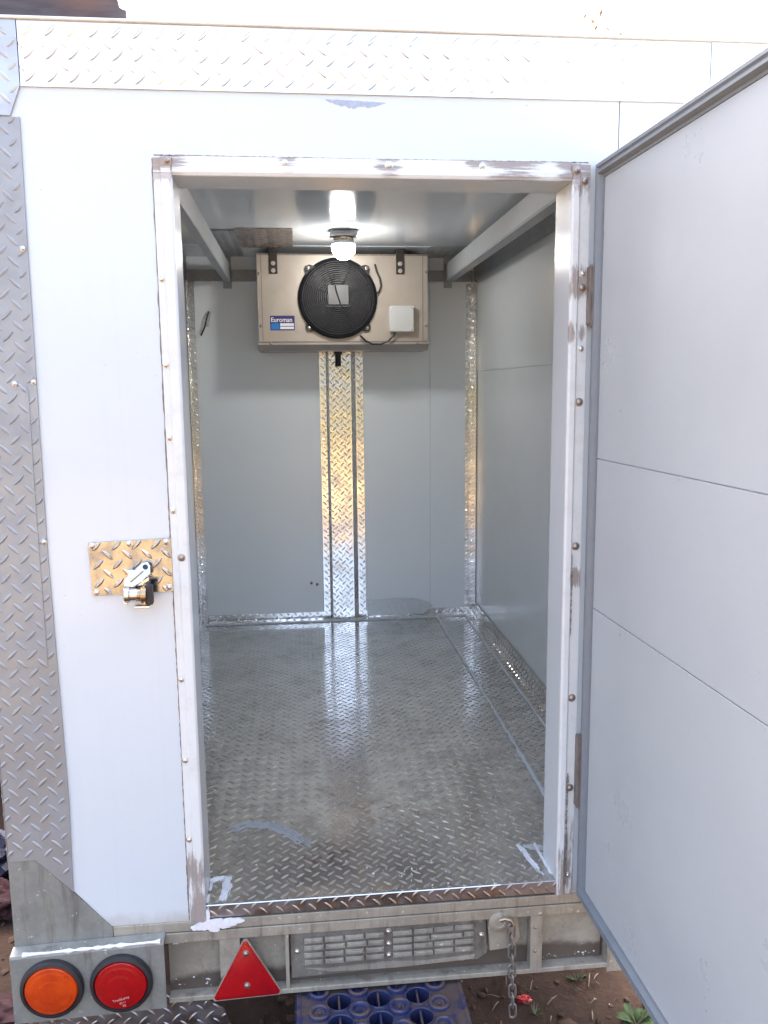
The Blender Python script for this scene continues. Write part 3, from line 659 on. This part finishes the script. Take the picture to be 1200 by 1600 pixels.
text('02', 'lettering', 'lensmark', tl, (-.148, -.0525, -.1525), .007, tilt_, .0003)
# triangular reflector
def tri(s, y, rr=.006):
    pts = [(.1125, -.046), (.035, -.193), (.190, -.189)]; cx = sum(p[0] for p in pts) / 3; cz = sum(p[1] for p in pts) / 3; out = []
    P = [Vector((cx + (p[0] - cx) * s, cz + (p[1] - cz) * s)) for p in pts]
    for i in range(3):
        a, b, c = P[i - 1], P[i], P[(i + 1) % 3]; u, v = (a - b).normalized(), (c - b).normalized()
        for q in ((b + u * rr * 1.6), (b + (u + v) * rr * .62), (b + v * rr * 1.6)): out.append((q.x, y, q.y))
    return out
tr = obj('triangle_reflector', prism(B(), tri(1.0, -.0065), (0, .0055, 0), .001), 'redref', T, smooth=True, label='red triangular reflector')
obj('reflector_rim', prism(B(), tri(1.05, -.0052), (0, .004, 0)), 'block', tr)
bm = B(); P = tri(.93, -.0068)
prism(bm, P, (0, -.0012, 0), .0008); obj('reflector_face', bm, 'redref', tr, smooth=True)
for z_ in (-.081, -.160): rivet(tr, (.113, -.0078, z_), r=.0058, mat='rustrivet', name='screw')
# embossed plate with brick-like blocks
ep = obj('embossed_plate', prism(B(), [(.212, .004, -.052), (.658, .004, -.047), (.662, .004, -.135), (.640, .004, -.150), (.212, .004, -.160)], (0, .016, 0), .0012), 'darkplate', T)
obj('mud_strip', prism(B(), [(.24, .0035, -.137), (.30, .0022, -.141), (.42, .002, -.136), (.52, .002, -.141), (.634, .0035, -.136), (.63, .002, -.146), (.45, .002, -.153), (.30, .002, -.150)], (0, .003, 0)), 'block', ep)
rowz = [-.0685, -.0865, -.1045, -.1225]; rnd = random.Random(4)
for r_i, z0 in enumerate(rowz):
    for half, (xa, xb) in enumerate(((.240, .425), (.441, .632))):
        if r_i == 1: w_ = [.26, .52, .78] if half == 0 else [.25, .46, .86]
        else: w_ = [.25, .50, .75]
        e = [0] + w_ + [1]
        for a, b in zip(e, e[1:]):
            x0, x1 = xa + (xb - xa) * a + .0022, xa + (xb - xa) * b - .0022
            dz = (.5 * (x0 + x1) - .24) * .012
            obj('raised_block', box(B(), x0, x1, -.0012 + rnd.uniform(-.001, .001), .0042, z0 - .0062 + dz, z0 + .0058 + dz, .0012), 'block', ep)
            obj('raised_block', box(B(), x0 + .004, x1 - .004, -.0032, -.0008, z0 - .0036 + dz, z0 + .0032 + dz, .0008), 'block', ep)
for x_, z_ in ((.433, -.061), (.4335, -.1205), (.226, -.094), (.648, -.088), (.4335, -.092)): rivet(ep, (x_, .0035, z_), r=.0055, mat='rivet', name='screw')
# chain boss and stained bracket
bs = obj('chain_boss', lathe(B(), [(0, .008), (.006, .009), (.010, .008), (.012, .010), (.021, .009), (.0245, .006), (.0245, 0)], (.688, .001, -.054), -Y, 28), 'chassis', T, smooth=True)
obj('boss_bracket', prism(B(), [(.662, .0035, -.050), (.733, .0035, -.047), (.740, .0035, -.105), (.722, .0035, -.128), (.668, .0035, -.132)], (0, .012, 0), .003), 'chassis', bs)
obj('hook', tube(B(), [(.690, -.008, -.047), (.700, -.016, -.039), (.712, -.016, -.043), (.718, -.016, -.055), (.715, -.016, -.062)], .0048, 8), 'steel', bs, smooth=True)
# muddy white splashes on the flanges
rnd = random.Random(21); bm = B()
for i in range(46):
    x, z, r_ = rnd.choice(((rnd.uniform(.80, .93), rnd.uniform(-.178, -.165), 1), (rnd.uniform(-.05, .03), rnd.uniform(-.178, -.15), 1), (rnd.uniform(-.05, .9), rnd.uniform(-.175, -.05), .7)))
    rr = rnd.uniform(.0004, .0026) * r_ * rnd.random()
    prism(bm, [(x + rr * 1.5 * math.cos(a) * rnd.uniform(.6, 1.2), .0232, z + rr * math.sin(a)) for a in [q * math.pi / 3 for q in range(6)]], (0, .002, 0))
obj('paint_flecks', bm, 'fleck', beam, kind='stuff')
bm = B()
for x0, x1, z in ((-.045, .012, -.052), (-.05, -.005, -.066)): 
    prism(bm, [(x0 + (x1 - x0) * i / 10, .0225, z + .003 + rnd.uniform(-.0015, .0015) + .12 * (x1 - x0) * i / 10) for i in range(11)] + [(x0 + (x1 - x0) * i / 10, .0225, z - .002 + rnd.uniform(-.0015, .0015) + .12 * (x1 - x0) * i / 10) for i in range(10, -1, -1)], (0, .0025, 0))
obj('paint_smear', bm, 'smear', beam)
# mudguard plate, axle, wheels
plate('mudguard', 'alu_sill', T, [((-.07, .075, -.205), X, -Z, -Y, [(-.30, 0.02), (.0, .0), (.055, .028), (.12, .075), (.15, .16), (-.30, .16)])], pitch=.038, ou=.01, ov=.012)
obj('axle', tube(B(), [(-.44, 1.25, -.22), (1.30, 1.25, -.22)], .03, 12), 'rubber', T, smooth=True)
for x_ in (.02, .82): obj('chassis_rail', box(B(), x_ - .03, x_ + .03, .06, 3.1, -.12, -.003, .003), 'web', T)
for x_ in (-.46, 1.32):
    w_ = obj('wheel', lathe(B(), [(.05, -.03), (.12, -.03), (.15, -.05), (.15, .05), (.12, .03), (.05, .03)], (x_, 1.25, -.18), X, 32), 'steel', T, smooth=True)
    obj('tyre', lathe(B(), [(.15, -.06), (.2, -.075), (.255, -.07), (.275, -.05), (.278, 0), (.275, .05), (.255, .07), (.2, .075), (.15, .06)], (x_, 1.25, -.18), X, 40), 'rubber', w_, smooth=True)

# ================================================================== things in and on the trailer
# evaporator
E = thing('evaporator_unit', 'beige evaporator box with a big black fan hanging from the ceiling at the back', 'cooling unit', (.466, 2.11, 1.33))
EX0, EX1, EY0, EY1, EZ0, EZ1 = .094, .839, 2.0, 2.236, 1.362, 1.732
body = obj('casing', box(B(), EX0, EX1, EY0, EY1, EZ0, EZ1, .003), 'evap', E)
bm = B(); prism(bm, [(0, EY0 - .003, EZ0 - .002), (0, EY0 - .003, EZ0 - .012), (0, EY0 + .03, EZ0 - .036), (0, EY1, EZ0 - .036), (0, EY1, EZ0 - .002)], (EX1 - EX0 + .006, 0, 0)); bmesh.ops.translate(bm, verts=bm.verts[:], vec=(EX0 - .003, 0, 0))
tray = obj('drip_tray', bm, 'evap2', E)
bm = B(); box(bm, EX0 + .018, EX0 + .0205, EY0 - .0015, EY0 + .01, EZ0 + .004, EZ1 - .004); box(bm, EX1 - .024, EX1 - .0215, EY0 - .0015, EY0 + .01, EZ0 + .004, EZ1 - .004); box(bm, EX0, EX1, EY0 - .001, EY0 + .01, EZ1 - .004, EZ1 + .003); box(bm, EX0, EX1, EY0 - .0035, EY0 + .01, EZ0 - .003, EZ0 + .001)
obj('casing_seam', bm, 'hinge', E)
for x_, z_ in ((EX0 + .01, 1.652), (EX0 + .012, 1.43), (EX1 - .008, 1.66), (EX1 - .008, 1.43), (EX0 + .053, 1.356), (EX1 - .05, 1.353)): rivet(body, (x_, EY0 - .0045 if z_ < 1.36 else EY0, z_), r=.005, mat='rustrivet', name='screw')
for x0 in (.148, .698):
    bm = B(); box(bm, x0, x0 + .036, EY0 - .006, EY0 - .001, 1.650, 1.742, .001); box(bm, x0, x0 + .036, EY0 - .006, EY0 + .05, 1.7425, ZC - .002, .001)
    hb = obj('hanging_bracket', bm, 'darksteel', E)
    for z_ in (1.694, 1.664): obj('bracket_hole', lathe(B(), [(0, .0004), (.0085, .0004), (.0095, 0)], (x0 + .018, EY0 - .006, z_), -Y, 16), 'evap', hb)
# fan
FC = Vector((.441, EY0, 1.547)); FR = .163
fan = obj('fan_shroud', lathe(B(), [(FR + .010, 0), (FR + .010, .006), (FR, .012), (FR - .002, .03), (FR - .008, .034), (FR - .012, .03), (FR - .014, .004), (0, .003)], FC, -Y, 48), 'blackplastic', E, smooth=True)
for a in (45, 135, 225, 315):
    dv = Vector((math.cos(R(a)), 0, math.sin(R(a)))); sv = Vector((-dv.z, 0, dv.x)); b0 = FC + dv * (FR - .01); 
    pts = [b0 + sv * .034, b0 + dv * .034 + sv * .014, b0 + dv * .040, b0 + dv * .034 - sv * .014, b0 - sv * .034]
    bm = prism(B(), [p - Y * .003 for p in pts], -Y * .008, .001)
    obj('mounting_lug', bm, 'blackplastic', fan)
for a in (45, 135, 225, 315):
    dv = Vector((math.cos(R(a)), 0, math.sin(R(a)))); rivet(fan, FC + dv * (FR + .018) - Y * .011, r=.0055, mat='steel', name='screw')
bm = B()
for i in range(13):
    r_ = .047 + i * .0088; yy = .040 - .00022 * max(0, i - 6) ** 2 * 1.2
    tube(bm, [FC + Vector((r_ * math.cos(a), -yy, r_ * math.sin(a))) for a in [q * 2 * math.pi / 48 for q in range(48)]], .0027, 5, close=True)
for q in range(8):
    a = R(22.5 + 45 * q); dv = Vector((math.cos(a), 0, math.sin(a))); tube(bm, [FC + dv * .035 - Y * .042, FC + dv * .10 - Y * .041, FC + dv * (FR - .004) - Y * .034], .0024, 6)
obj('fan_guard', bm, 'blackplastic', fan, smooth=True)
bm = B()
for q in range(5):
    a0 = R(72 * q + 10); P4 = []
    for r_, da, yy in ((.04, -.35, .010), (.04, .35, .022), (.145, .62, .024), (.145, .10, .008)):
        P4.append(FC + Vector((r_ * math.cos(a0 + da), -yy, r_ * math.sin(a0 + da))))
    prism(bm, P4, -Y * .0015)
obj('fan_blade', bm, 'darksteel', fan)
hub = obj('motor_hub', lathe(B(), [(.044, .004), (.046, .026), (.040, .036), (0, .037)], FC - Vector((0, 0, .004)), -Y, 28), 'blackplastic', fan, smooth=True)
obj('motor_plate', box(B(), FC.x - .043, FC.x + .045, FC.y - .0455, FC.y - .0435, FC.z - .030, FC.z + .052, .0008), 'motorlabel', hub)
obj('motor_bracket', box(B(), FC.x - .050, FC.x + .052, FC.y - .0475, FC.y - .0425, FC.z - .042, FC.z - .034, .001), 'blackplastic', hub)
obj('motor_wire', tube(B(), [FC + Vector(v) for v in ((-.012, -.047, .05), (-.006, -.049, .02), (.004, -.049, -.01), (.012, -.048, -.036), (.022, -.046, -.06), (.05, -.045, -.09))], .003, 6), 'blackplastic', hub, smooth=True)
# junction box and cables
jb = obj('junction_box', box(B(), .664, .772, EY0 - .035, EY0 - .0005, 1.402, 1.513, .004), 'jbox', E)
for x_, z_ in ((.673, 1.411), (.763, 1.411), (.673, 1.504), (.763, 1.504)): rivet(jb, (x_, EY0 - .035, z_), r=.003, name='screw')
obj('cable', tube(B(), [(.69, EY0 - .02, 1.402), (.684, EY0 - .02, 1.388), (.66, EY0 - .018, 1.362), (.625, EY0 - .016, 1.350), (.59, EY0 - .016, 1.350), (.56, EY0 - .018, 1.364), (.535, EY0 - .02, 1.388)], .0042, 8), 'blackplastic', E, smooth=True)
obj('cable', tube(B(), [(.606, EY0 - .002, 1.690), (.606, EY0 - .012, 1.684), (.612, EY0 - .012, 1.66), (.626, EY0 - .012, 1.63), (.630, EY0 - .012, 1.60), (.622, EY0 - .012, 1.575), (.608, EY0 - .02, 1.563)], .0038, 8), 'blackplastic', E, smooth=True)
# sticker
stx0, stx1, stz0, stz1 = .146, .252, 1.412, 1.474
sk = obj('sticker', box(B(), stx0, stx1, EY0 - .0012, EY0 - .0002, stz0, stz1), 'navy', E)
obj('blue_block', box(B(), stx0 + .003, stx0 + .040, EY0 - .0017, EY0 - .0011, stz0 + .003, stz0 + .030), 'blue', sk)
obj('white_bar', box(B(), stx0 + .043, stx1 - .004, EY0 - .0017, EY0 - .0011, stz0 + .0185, stz0 + .030), 'print', sk)
obj('white_bar', box(B(), stx0 + .043, stx1 - .004, EY0 - .0017, EY0 - .0011, stz0 + .005, stz0 + .0155), 'print', sk)
text('Euroman', 'lettering', 'print', sk, (stx0 + .003, EY0 - .0016, stz0 + .0355), .0275, rx90, .0003, .93, .0004)
# ceiling lamp
LX, LY, LZ = .448, 1.60, ZC - .064
Lp = thing('ceiling_lamp', 'small lit round lamp under the ceiling in front of the fan', 'lamp', (LX, LY, ZC))
obj('mounting_bracket', box(B(), LX - .052, LX + .052, LY - .03, LY + .03, ZC - .024, ZC - .0015, .002), 'rail', Lp)
obj('bulb', lathe(B(), [(0, -.046)] + [(.046 * math.sin(a), -.046 * math.cos(a)) for a in [R(12 * i) for i in range(1, 9)]] + [(.044, .010), (0, .010)], (LX, LY, LZ), Z, 28), 'lamp', Lp, smooth=True)
obj('lamp_cap', lathe(B(), [(.0455, .0105), (.0465, .014), (.036, .028), (.028, .038), (0, .038)], (LX, LY, LZ), Z, 28), 'rail', Lp, smooth=True)
bm = B(); tube(bm, [(LX + .034 * math.cos(a), LY + .034 * math.sin(a), LZ + .030) for a in [q * 2 * math.pi / 32 for q in range(32)]], .006, 8, close=True)
obj('lamp_ring', bm, 'brass', Lp, smooth=True)

# chain hanging from the boss
Ch = thing('hanging_chain', 'rusty steel chain hanging below the rear beam beside the embossed plate', 'chain', (.714, -.016, -.06))
lk_me = {}
for i in range(9):
    z_ = -.070 - .0255 * i; turn = i % 2
    if turn not in lk_me:
        bm = B(); pts = []
        for q in range(16):
            a = q * 2 * math.pi / 16; px, pz = .0078 * math.cos(a), .0078 * math.sin(a) + (.0095 if math.sin(a) > 0 else -.0095)
            pts.append((px, 0, pz) if not turn else (0, px, pz))
        o = obj('link', tube(bm, pts, .0025, 7, close=True), 'chainsteel' if i < 5 else 'hinge', Ch, smooth=True, loc=(.714, -.016, z_)); lk_me[turn] = o.data
    else:
        obj('link', None, None, Ch, loc=(.714 + .0006 * i, -.016, z_), data=lk_me[turn])

# board on the roof corner
bd = B(); prism(bd, [(-.72, .03, 1.8445), (-.046, .03, 1.8445), (-.046, .03, 1.874), (-.060, .03, 1.876), (-.064, .03, 1.905), (-.072, .03, 2.06), (-.72, .03, 2.06)], (0, .30, 0), .002)
tag(obj('roof_board', bd, 'board'), 'dark weathered board with a rusty streak lying on the roof at the left corner', 'board')

# ================================================================== crate on the ground
Cr = thing('bottle_crate', 'muddy blue plastic bottle crate with round holes lying under the rear beam', 'crate', (.41, -.08, GZ))
CX0, CX1, CY0, CY1, CZ1 = .222, .600, -.2618, .040, -.2045
bm = B(); 
def cell(bm, cx, cy, w, h, rx, ry, z, seg=24, depth=.20):
    cs = [(math.cos(2 * math.pi * k / seg), math.sin(2 * math.pi * k / seg)) for k in range(seg)]
    ring = [bm.verts.new((cx + rx * c_, cy + ry * s_, z)) for c_, s_ in cs]; sq = []
    for c_, s_ in cs:
        t = min(w / 2 / max(abs(c_), 1e-6), h / 2 / max(abs(s_), 1e-6)); sq.append(bm.verts.new((cx + c_ * t, cy + s_ * t, z)))
    low = [bm.verts.new((v.co.x, v.co.y, z - depth)) for v in ring]
    for k in range(seg):
        k2 = (k + 1) % seg; bm.faces.new((sq[k], sq[k2], ring[k2], ring[k])); bm.faces.new((ring[k], ring[k2], low[k2], low[k]))
    bm.faces.new(low[::-1])
# rows of round holes with moulded cups between them
CW, CH = .089, .064; holes = []; body_bm = B(); CGX, CGY = .2725, .004
for i in range(3):
    for j in range(4):
        cx, cy = CGX + CW * (i + .5), CGY - CH * (j + .5)
        cell(body_bm, cx, cy, CW, CH, .0275, .0255, CZ1); holes.append((cx, cy))
for x0, x1, y0_, y1_ in ((CX0 + .0098, CGX, CY0 + .0098, CY1 - .0098), (CGX + 3 * CW, CX1 - .0098, CY0 + .0098, CY1 - .0098), (CGX, CGX + 3 * CW, CGY, CY1 - .0098)):
    body_bm.faces.new([body_bm.verts.new(v) for v in ((x0, y0_, CZ1), (x1, y0_, CZ1), (x1, y1_, CZ1), (x0, y1_, CZ1))])
# rim and side walls
box(body_bm, CX0, CX0 + .0098, CY0, CY1, GZ + .01, CZ1 + .0015, .001); box(body_bm, CX1 - .0098, CX1, CY0, CY1, GZ + .01, CZ1 + .0015, .001)
box(body_bm, CX0 + .01, CX1 - .01, CY0, CY0 + .0098, GZ + .01, CZ1 + .0015, .001); box(body_bm, CX0 + .01, CX1 - .01, CY1 - .0098, CY1, GZ + .01, CZ1 + .0015, .001)
body_ = obj('crate_body', body_bm, 'crate', Cr)
for cx, cy in holes:
    obj('hole_rim', tube(B(), [(cx + .0285 * math.cos(a), cy + .0265 * math.sin(a), CZ1) for a in [q * 2 * math.pi / 24 for q in range(24)]], .0022, 6, close=True), 'crate', Cr, smooth=True)
    obj('divider', box(B(), cx - .0022, cx + .0022, cy - .0245, cy + .0245, CZ1 - .06, CZ1 - .004), 'crate', Cr)
for i in range(4):
    for j in range(5):
        cx, cy = CGX + CW * i, CGY - CH * j; r_ = .0195
        cx = min(max(cx, CX0 + .034), CX1 - .034); cy = max(cy, CY0 + .026)
        obj('moulded_cup', lathe(B(), [(r_ + .005, .0005), (r_ + .004, .007), (r_, .009), (r_ - .004, .007), (r_ - .006, .0015), (.005, .001), (.004, .004), (0, .005)], (cx, cy, CZ1), Z, 20), 'crate', Cr, smooth=True)
for k_ in range(6):
    y_ = CY0 + .02 + .05 * k_
    obj('side_rib', box(B(), CX0 - .004, CX0 - .0002, y_, y_ + .006, GZ + .02, CZ1 - .005, .001), 'crate', Cr)
    obj('side_rib', box(B(), CX1 + .0002, CX1 + .004, y_, y_ + .006, GZ + .02, CZ1 - .005, .001), 'crate', Cr)
obj('dark_floor', box(B(), CX0 + .01, CX1 - .01, CY0 + .01, CY1 - .01, GZ + .012, GZ + .02), 'rubber', Cr)

# ================================================================== ground cover, weeds, litter
rnd = random.Random(31); bm = B()
for i in range(1500):
    x, y = rnd.uniform(-1.3, 1.7), rnd.uniform(-.9, 1.5); r_ = abs(rnd.gauss(0, .006)) + .002
    g = bmesh.ops.create_icosphere(bm, subdivisions=1, radius=r_)['verts']
    sc = Vector((rnd.uniform(.7, 1.4), rnd.uniform(.7, 1.4), rnd.uniform(.4, .9)))
    for v in g: v.co = Vector((v.co.x * sc.x, v.co.y * sc.y, v.co.z * sc.z)) * rnd.uniform(.8, 1.2) + Vector((x, y, gz(x, y) + r_ * .2))
o = obj('soil_clods', bm, 'clod', smooth=True, kind='stuff')
bm = B()
for i in range(420):
    x, y = rnd.uniform(.3, 1.7), rnd.uniform(-.7, 1.0); a = rnd.uniform(0, 6.28); L_ = rnd.uniform(.012, .05); z = gz(x, y) + .004
    dv = Vector((math.cos(a), math.sin(a), rnd.uniform(-.1, .25))) * L_
    tube(bm, [(x, y, z), Vector((x, y, z + .003)) + dv * .5 + Vector((0, 0, rnd.uniform(0, .004))), Vector((x, y, z)) + dv], [.0012, rnd.uniform(.001, .0025), .0006], 4)
obj('dry_litter', bm, 'straw', kind='stuff')
bm = B()
for i in range(16):
    x, y = rnd.uniform(.7, 1.25), rnd.uniform(-.1, .5); bmesh.ops.create_icosphere(bm, subdivisions=1, radius=rnd.uniform(.0015, .0035), matrix=Matrix.Translation((x, y, gz(x, y) + .004)))
obj('white_grit', bm, 'fleck', kind='stuff')
def weed(loc, sc, label, nl, seed):
    rnd = random.Random(seed); w = thing('weed', label, 'weed', loc)
    for i in range(nl):
        a = i * 2.4 + rnd.uniform(-.4, .4); L_ = sc * rnd.uniform(.6, 1.1); lift = rnd.uniform(.25, 1.1); wd = L_ * rnd.uniform(.13, .24)
        dv = Vector((math.cos(a), math.sin(a), 0)); sv = Vector((-dv.y, dv.x, 0)); bm = B(); rows_ = []
        for f in (0, .2, .4, .6, .8, 1):
            c_ = Vector(loc) + dv * L_ * f * (1 - .2 * lift) + Vector((0, 0, L_ * lift * (f - .55 * f * f)))
            h_ = wd * (.18 if f < .3 else math.sin(math.pi * min(1, (f - .1) / .93)) + .06)
            rows_.append([bm.verts.new(c_ + sv * h_ + Vector((0, 0, h_ * .35))), bm.verts.new(c_), bm.verts.new(c_ - sv * h_ + Vector((0, 0, h_ * .35)))])
        for q, r2 in zip(rows_, rows_[1:]):
            for k_ in range(2): bm.faces.new((q[k_], q[k_ + 1], r2[k_ + 1], r2[k_]))
        obj('leaf', bm, 'leaf', w, smooth=True)
    bm = B()
    for i in range(3):
        a = rnd.uniform(0, 6.28); tube(bm, [Vector(loc), Vector(loc) + Vector((math.cos(a) * .3, math.sin(a) * .3, .5)) * sc, Vector(loc) + Vector((math.cos(a) * .5, math.sin(a) * .5, 1.05)) * sc], [.002, .0016, .0008], 5)
    obj('stem', bm, 'straw', w)
    return w
weed((1.080, .12, gz(1.080, .12)), .062, 'green leafy weed on the soil under the open door', 17, 2)
weed((.985, .30, gz(.985, .30)), .03, 'tiny green seedling on bare soil by the corner post', 6, 5)
weed((.835, .19, gz(.835, .19)), .022, 'tiny sprout on the soil beside the chain', 5, 8)
def crumple(name, c, s, mat, label, cat, seed, flat_=.5):
    bm = B(); bmesh.ops.create_icosphere(bm, subdivisions=4, radius=1)
    for v in bm.verts:
        q = v.co.copy(); f = 1 + .55 * noise.noise(q * 1.6 + Vector((seed, 0, 0))) + .3 * noise.noise(q * 4 + Vector((seed, 3, 0))) + .12 * noise.noise(q * 9)
        v.co = Vector((q.x * s[0] * f, q.y * s[1] * f, q.z * s[2] * f)) + Vector(c)
    return tag(obj(name, bm, mat, smooth=True), label, cat)
crumple('plastic_scrap', (.817, .235, gz(.817, .235) + .006), (.019, .011, .006), 'redplastic', 'small red scrap of plastic on the soil beside the chain', 'litter', 3)
crumple('blue_sheet', (-.80, 1.02, GZ + .06), (.10, .10, .06), 'bluecloth', 'crumpled dark blue sheet on the ground left of the trailer', 'sheet', 7)
crumple('red_rag', (-.70, .80, GZ + .035), (.10, .07, .05), 'redcloth', 'crumpled dusty red rag on the ground left of the trailer', 'rag', 9)
crumple('red_rag', (-.60, .33, GZ + .012), (.10, .06, .025), 'redcloth', 'flat maroon rag lying on the soil below the amber lamp', 'rag', 15)

Fn = thing('added_board_fence', 'added dark reddish brown board fence hiding sunlit ground behind the left side of the trailer', 'fence', (-1.8, 1.75, GZ))  # fence added to hide sunlit soil at left and shade the ground before it
rnd = random.Random(17)
for i in range(18):
    x = -3.0 + i * .132
    obj('board', box(B(), x, x + .126, 1.75 + rnd.uniform(-.004, .004), 1.772, GZ - .03, GZ + 1.25 + rnd.uniform(-.02, .02), .002), 'fencewood', Fn)
for z_ in (GZ + .25, GZ + .95): obj('rail', box(B(), -3.0, -.63, 1.778, 1.82, z_, z_ + .08), 'fencewood', Fn)

# ================================================================== vegetation
def tree(name, loc, label, seed, H, dry=True):
    rnd = random.Random(seed); t = thing(name, label, 'tree', loc); base = Vector(loc); tb = B(); tips = []
    def grow(p, d_, L_, r_, lev):
        pts = [p]; q = p.copy(); dd = d_.copy()
        for i in range(4):
            dd = (dd + Vector((rnd.uniform(-1, 1), rnd.uniform(-1, 1), rnd.uniform(-.2, .6))) * .16).normalized(); q = q + dd * L_ / 4; pts.append(q.copy())
        tube(tb, pts, [r_ * (1 - .16 * i) for i in range(5)], 6)
        if lev == 0: tips.append((pts[-1], dd)); tips.append((pts[2], dd)); return
        for i in range(4 if lev > 1 else 3):
            a = rnd.uniform(0, 6.28); nd = (dd * .75 + Vector((math.cos(a), math.sin(a), rnd.uniform(0, .6))) * .65).normalized(); grow(pts[rnd.choice((2, 3, 4))].copy(), nd, L_ * .62, r_ * .5, lev - 1)
    grow(base, Vector((0, 0, 1)), H * .46, H * .012, 4)
    obj('trunk', tb, 'bark', t, smooth=True); lb = B()
    for p, dd in tips:
        for i in range(2):
            c_ = p + Vector((rnd.uniform(-1, 1), rnd.uniform(-1, 1), rnd.uniform(-1, 1))) * .08; a = Vector((rnd.uniform(-1, 1), rnd.uniform(-1, 1), rnd.uniform(-1, .6))).normalized() * rnd.uniform(.025, .06); b = a.cross(dd).normalized() * .016
            lb.faces.new([lb.verts.new(v) for v in (c_ - a, c_ + b, c_ + a, c_ - b)])
    obj('crown', lb, 'dryleaf', t); return t
tree('thin_tree', (4.1, 6.4, GZ), 'thin bare tree with a few orange leaves behind the trailer at right', 4, 5.0)
# sunlit hedge facing the trailer (seen in the polished plates)
rnd = random.Random(44); vs, fs = [], []
for i in range(9000):
    x = rnd.uniform(-16, 16); top = 1.75 + .9 * noise.noise(Vector((x * .35, 0, 2))) + .6 * noise.noise(Vector((x * 1.3, 5, 2)))
    z = GZ + rnd.uniform(.0, top); y = -13.5 + rnd.uniform(-1.2, 1.2) + 1.0 * noise.noise(Vector((x * .6, z, 9)))
    c_ = Vector((x, y, z)); a = Vector((rnd.gauss(0, 1), rnd.gauss(0, 1), rnd.gauss(0, 1))).normalized() * rnd.uniform(.10, .22); b = a.cross(Vector((rnd.gauss(0, 1), rnd.gauss(0, 1), rnd.gauss(0, 1)))).normalized() * rnd.uniform(.05, .1)
    k_ = len(vs); vs += [c_ - a, c_ + b, c_ + a, c_ - b]; fs.append((k_, k_ + 1, k_ + 2, k_ + 3))
me = bpy.data.meshes.new('hedge'); me.from_pydata([tuple(v) for v in vs], [], fs); me.materials.append(M['hedge']); obj('hedge', None, None, data=me, kind='stuff')
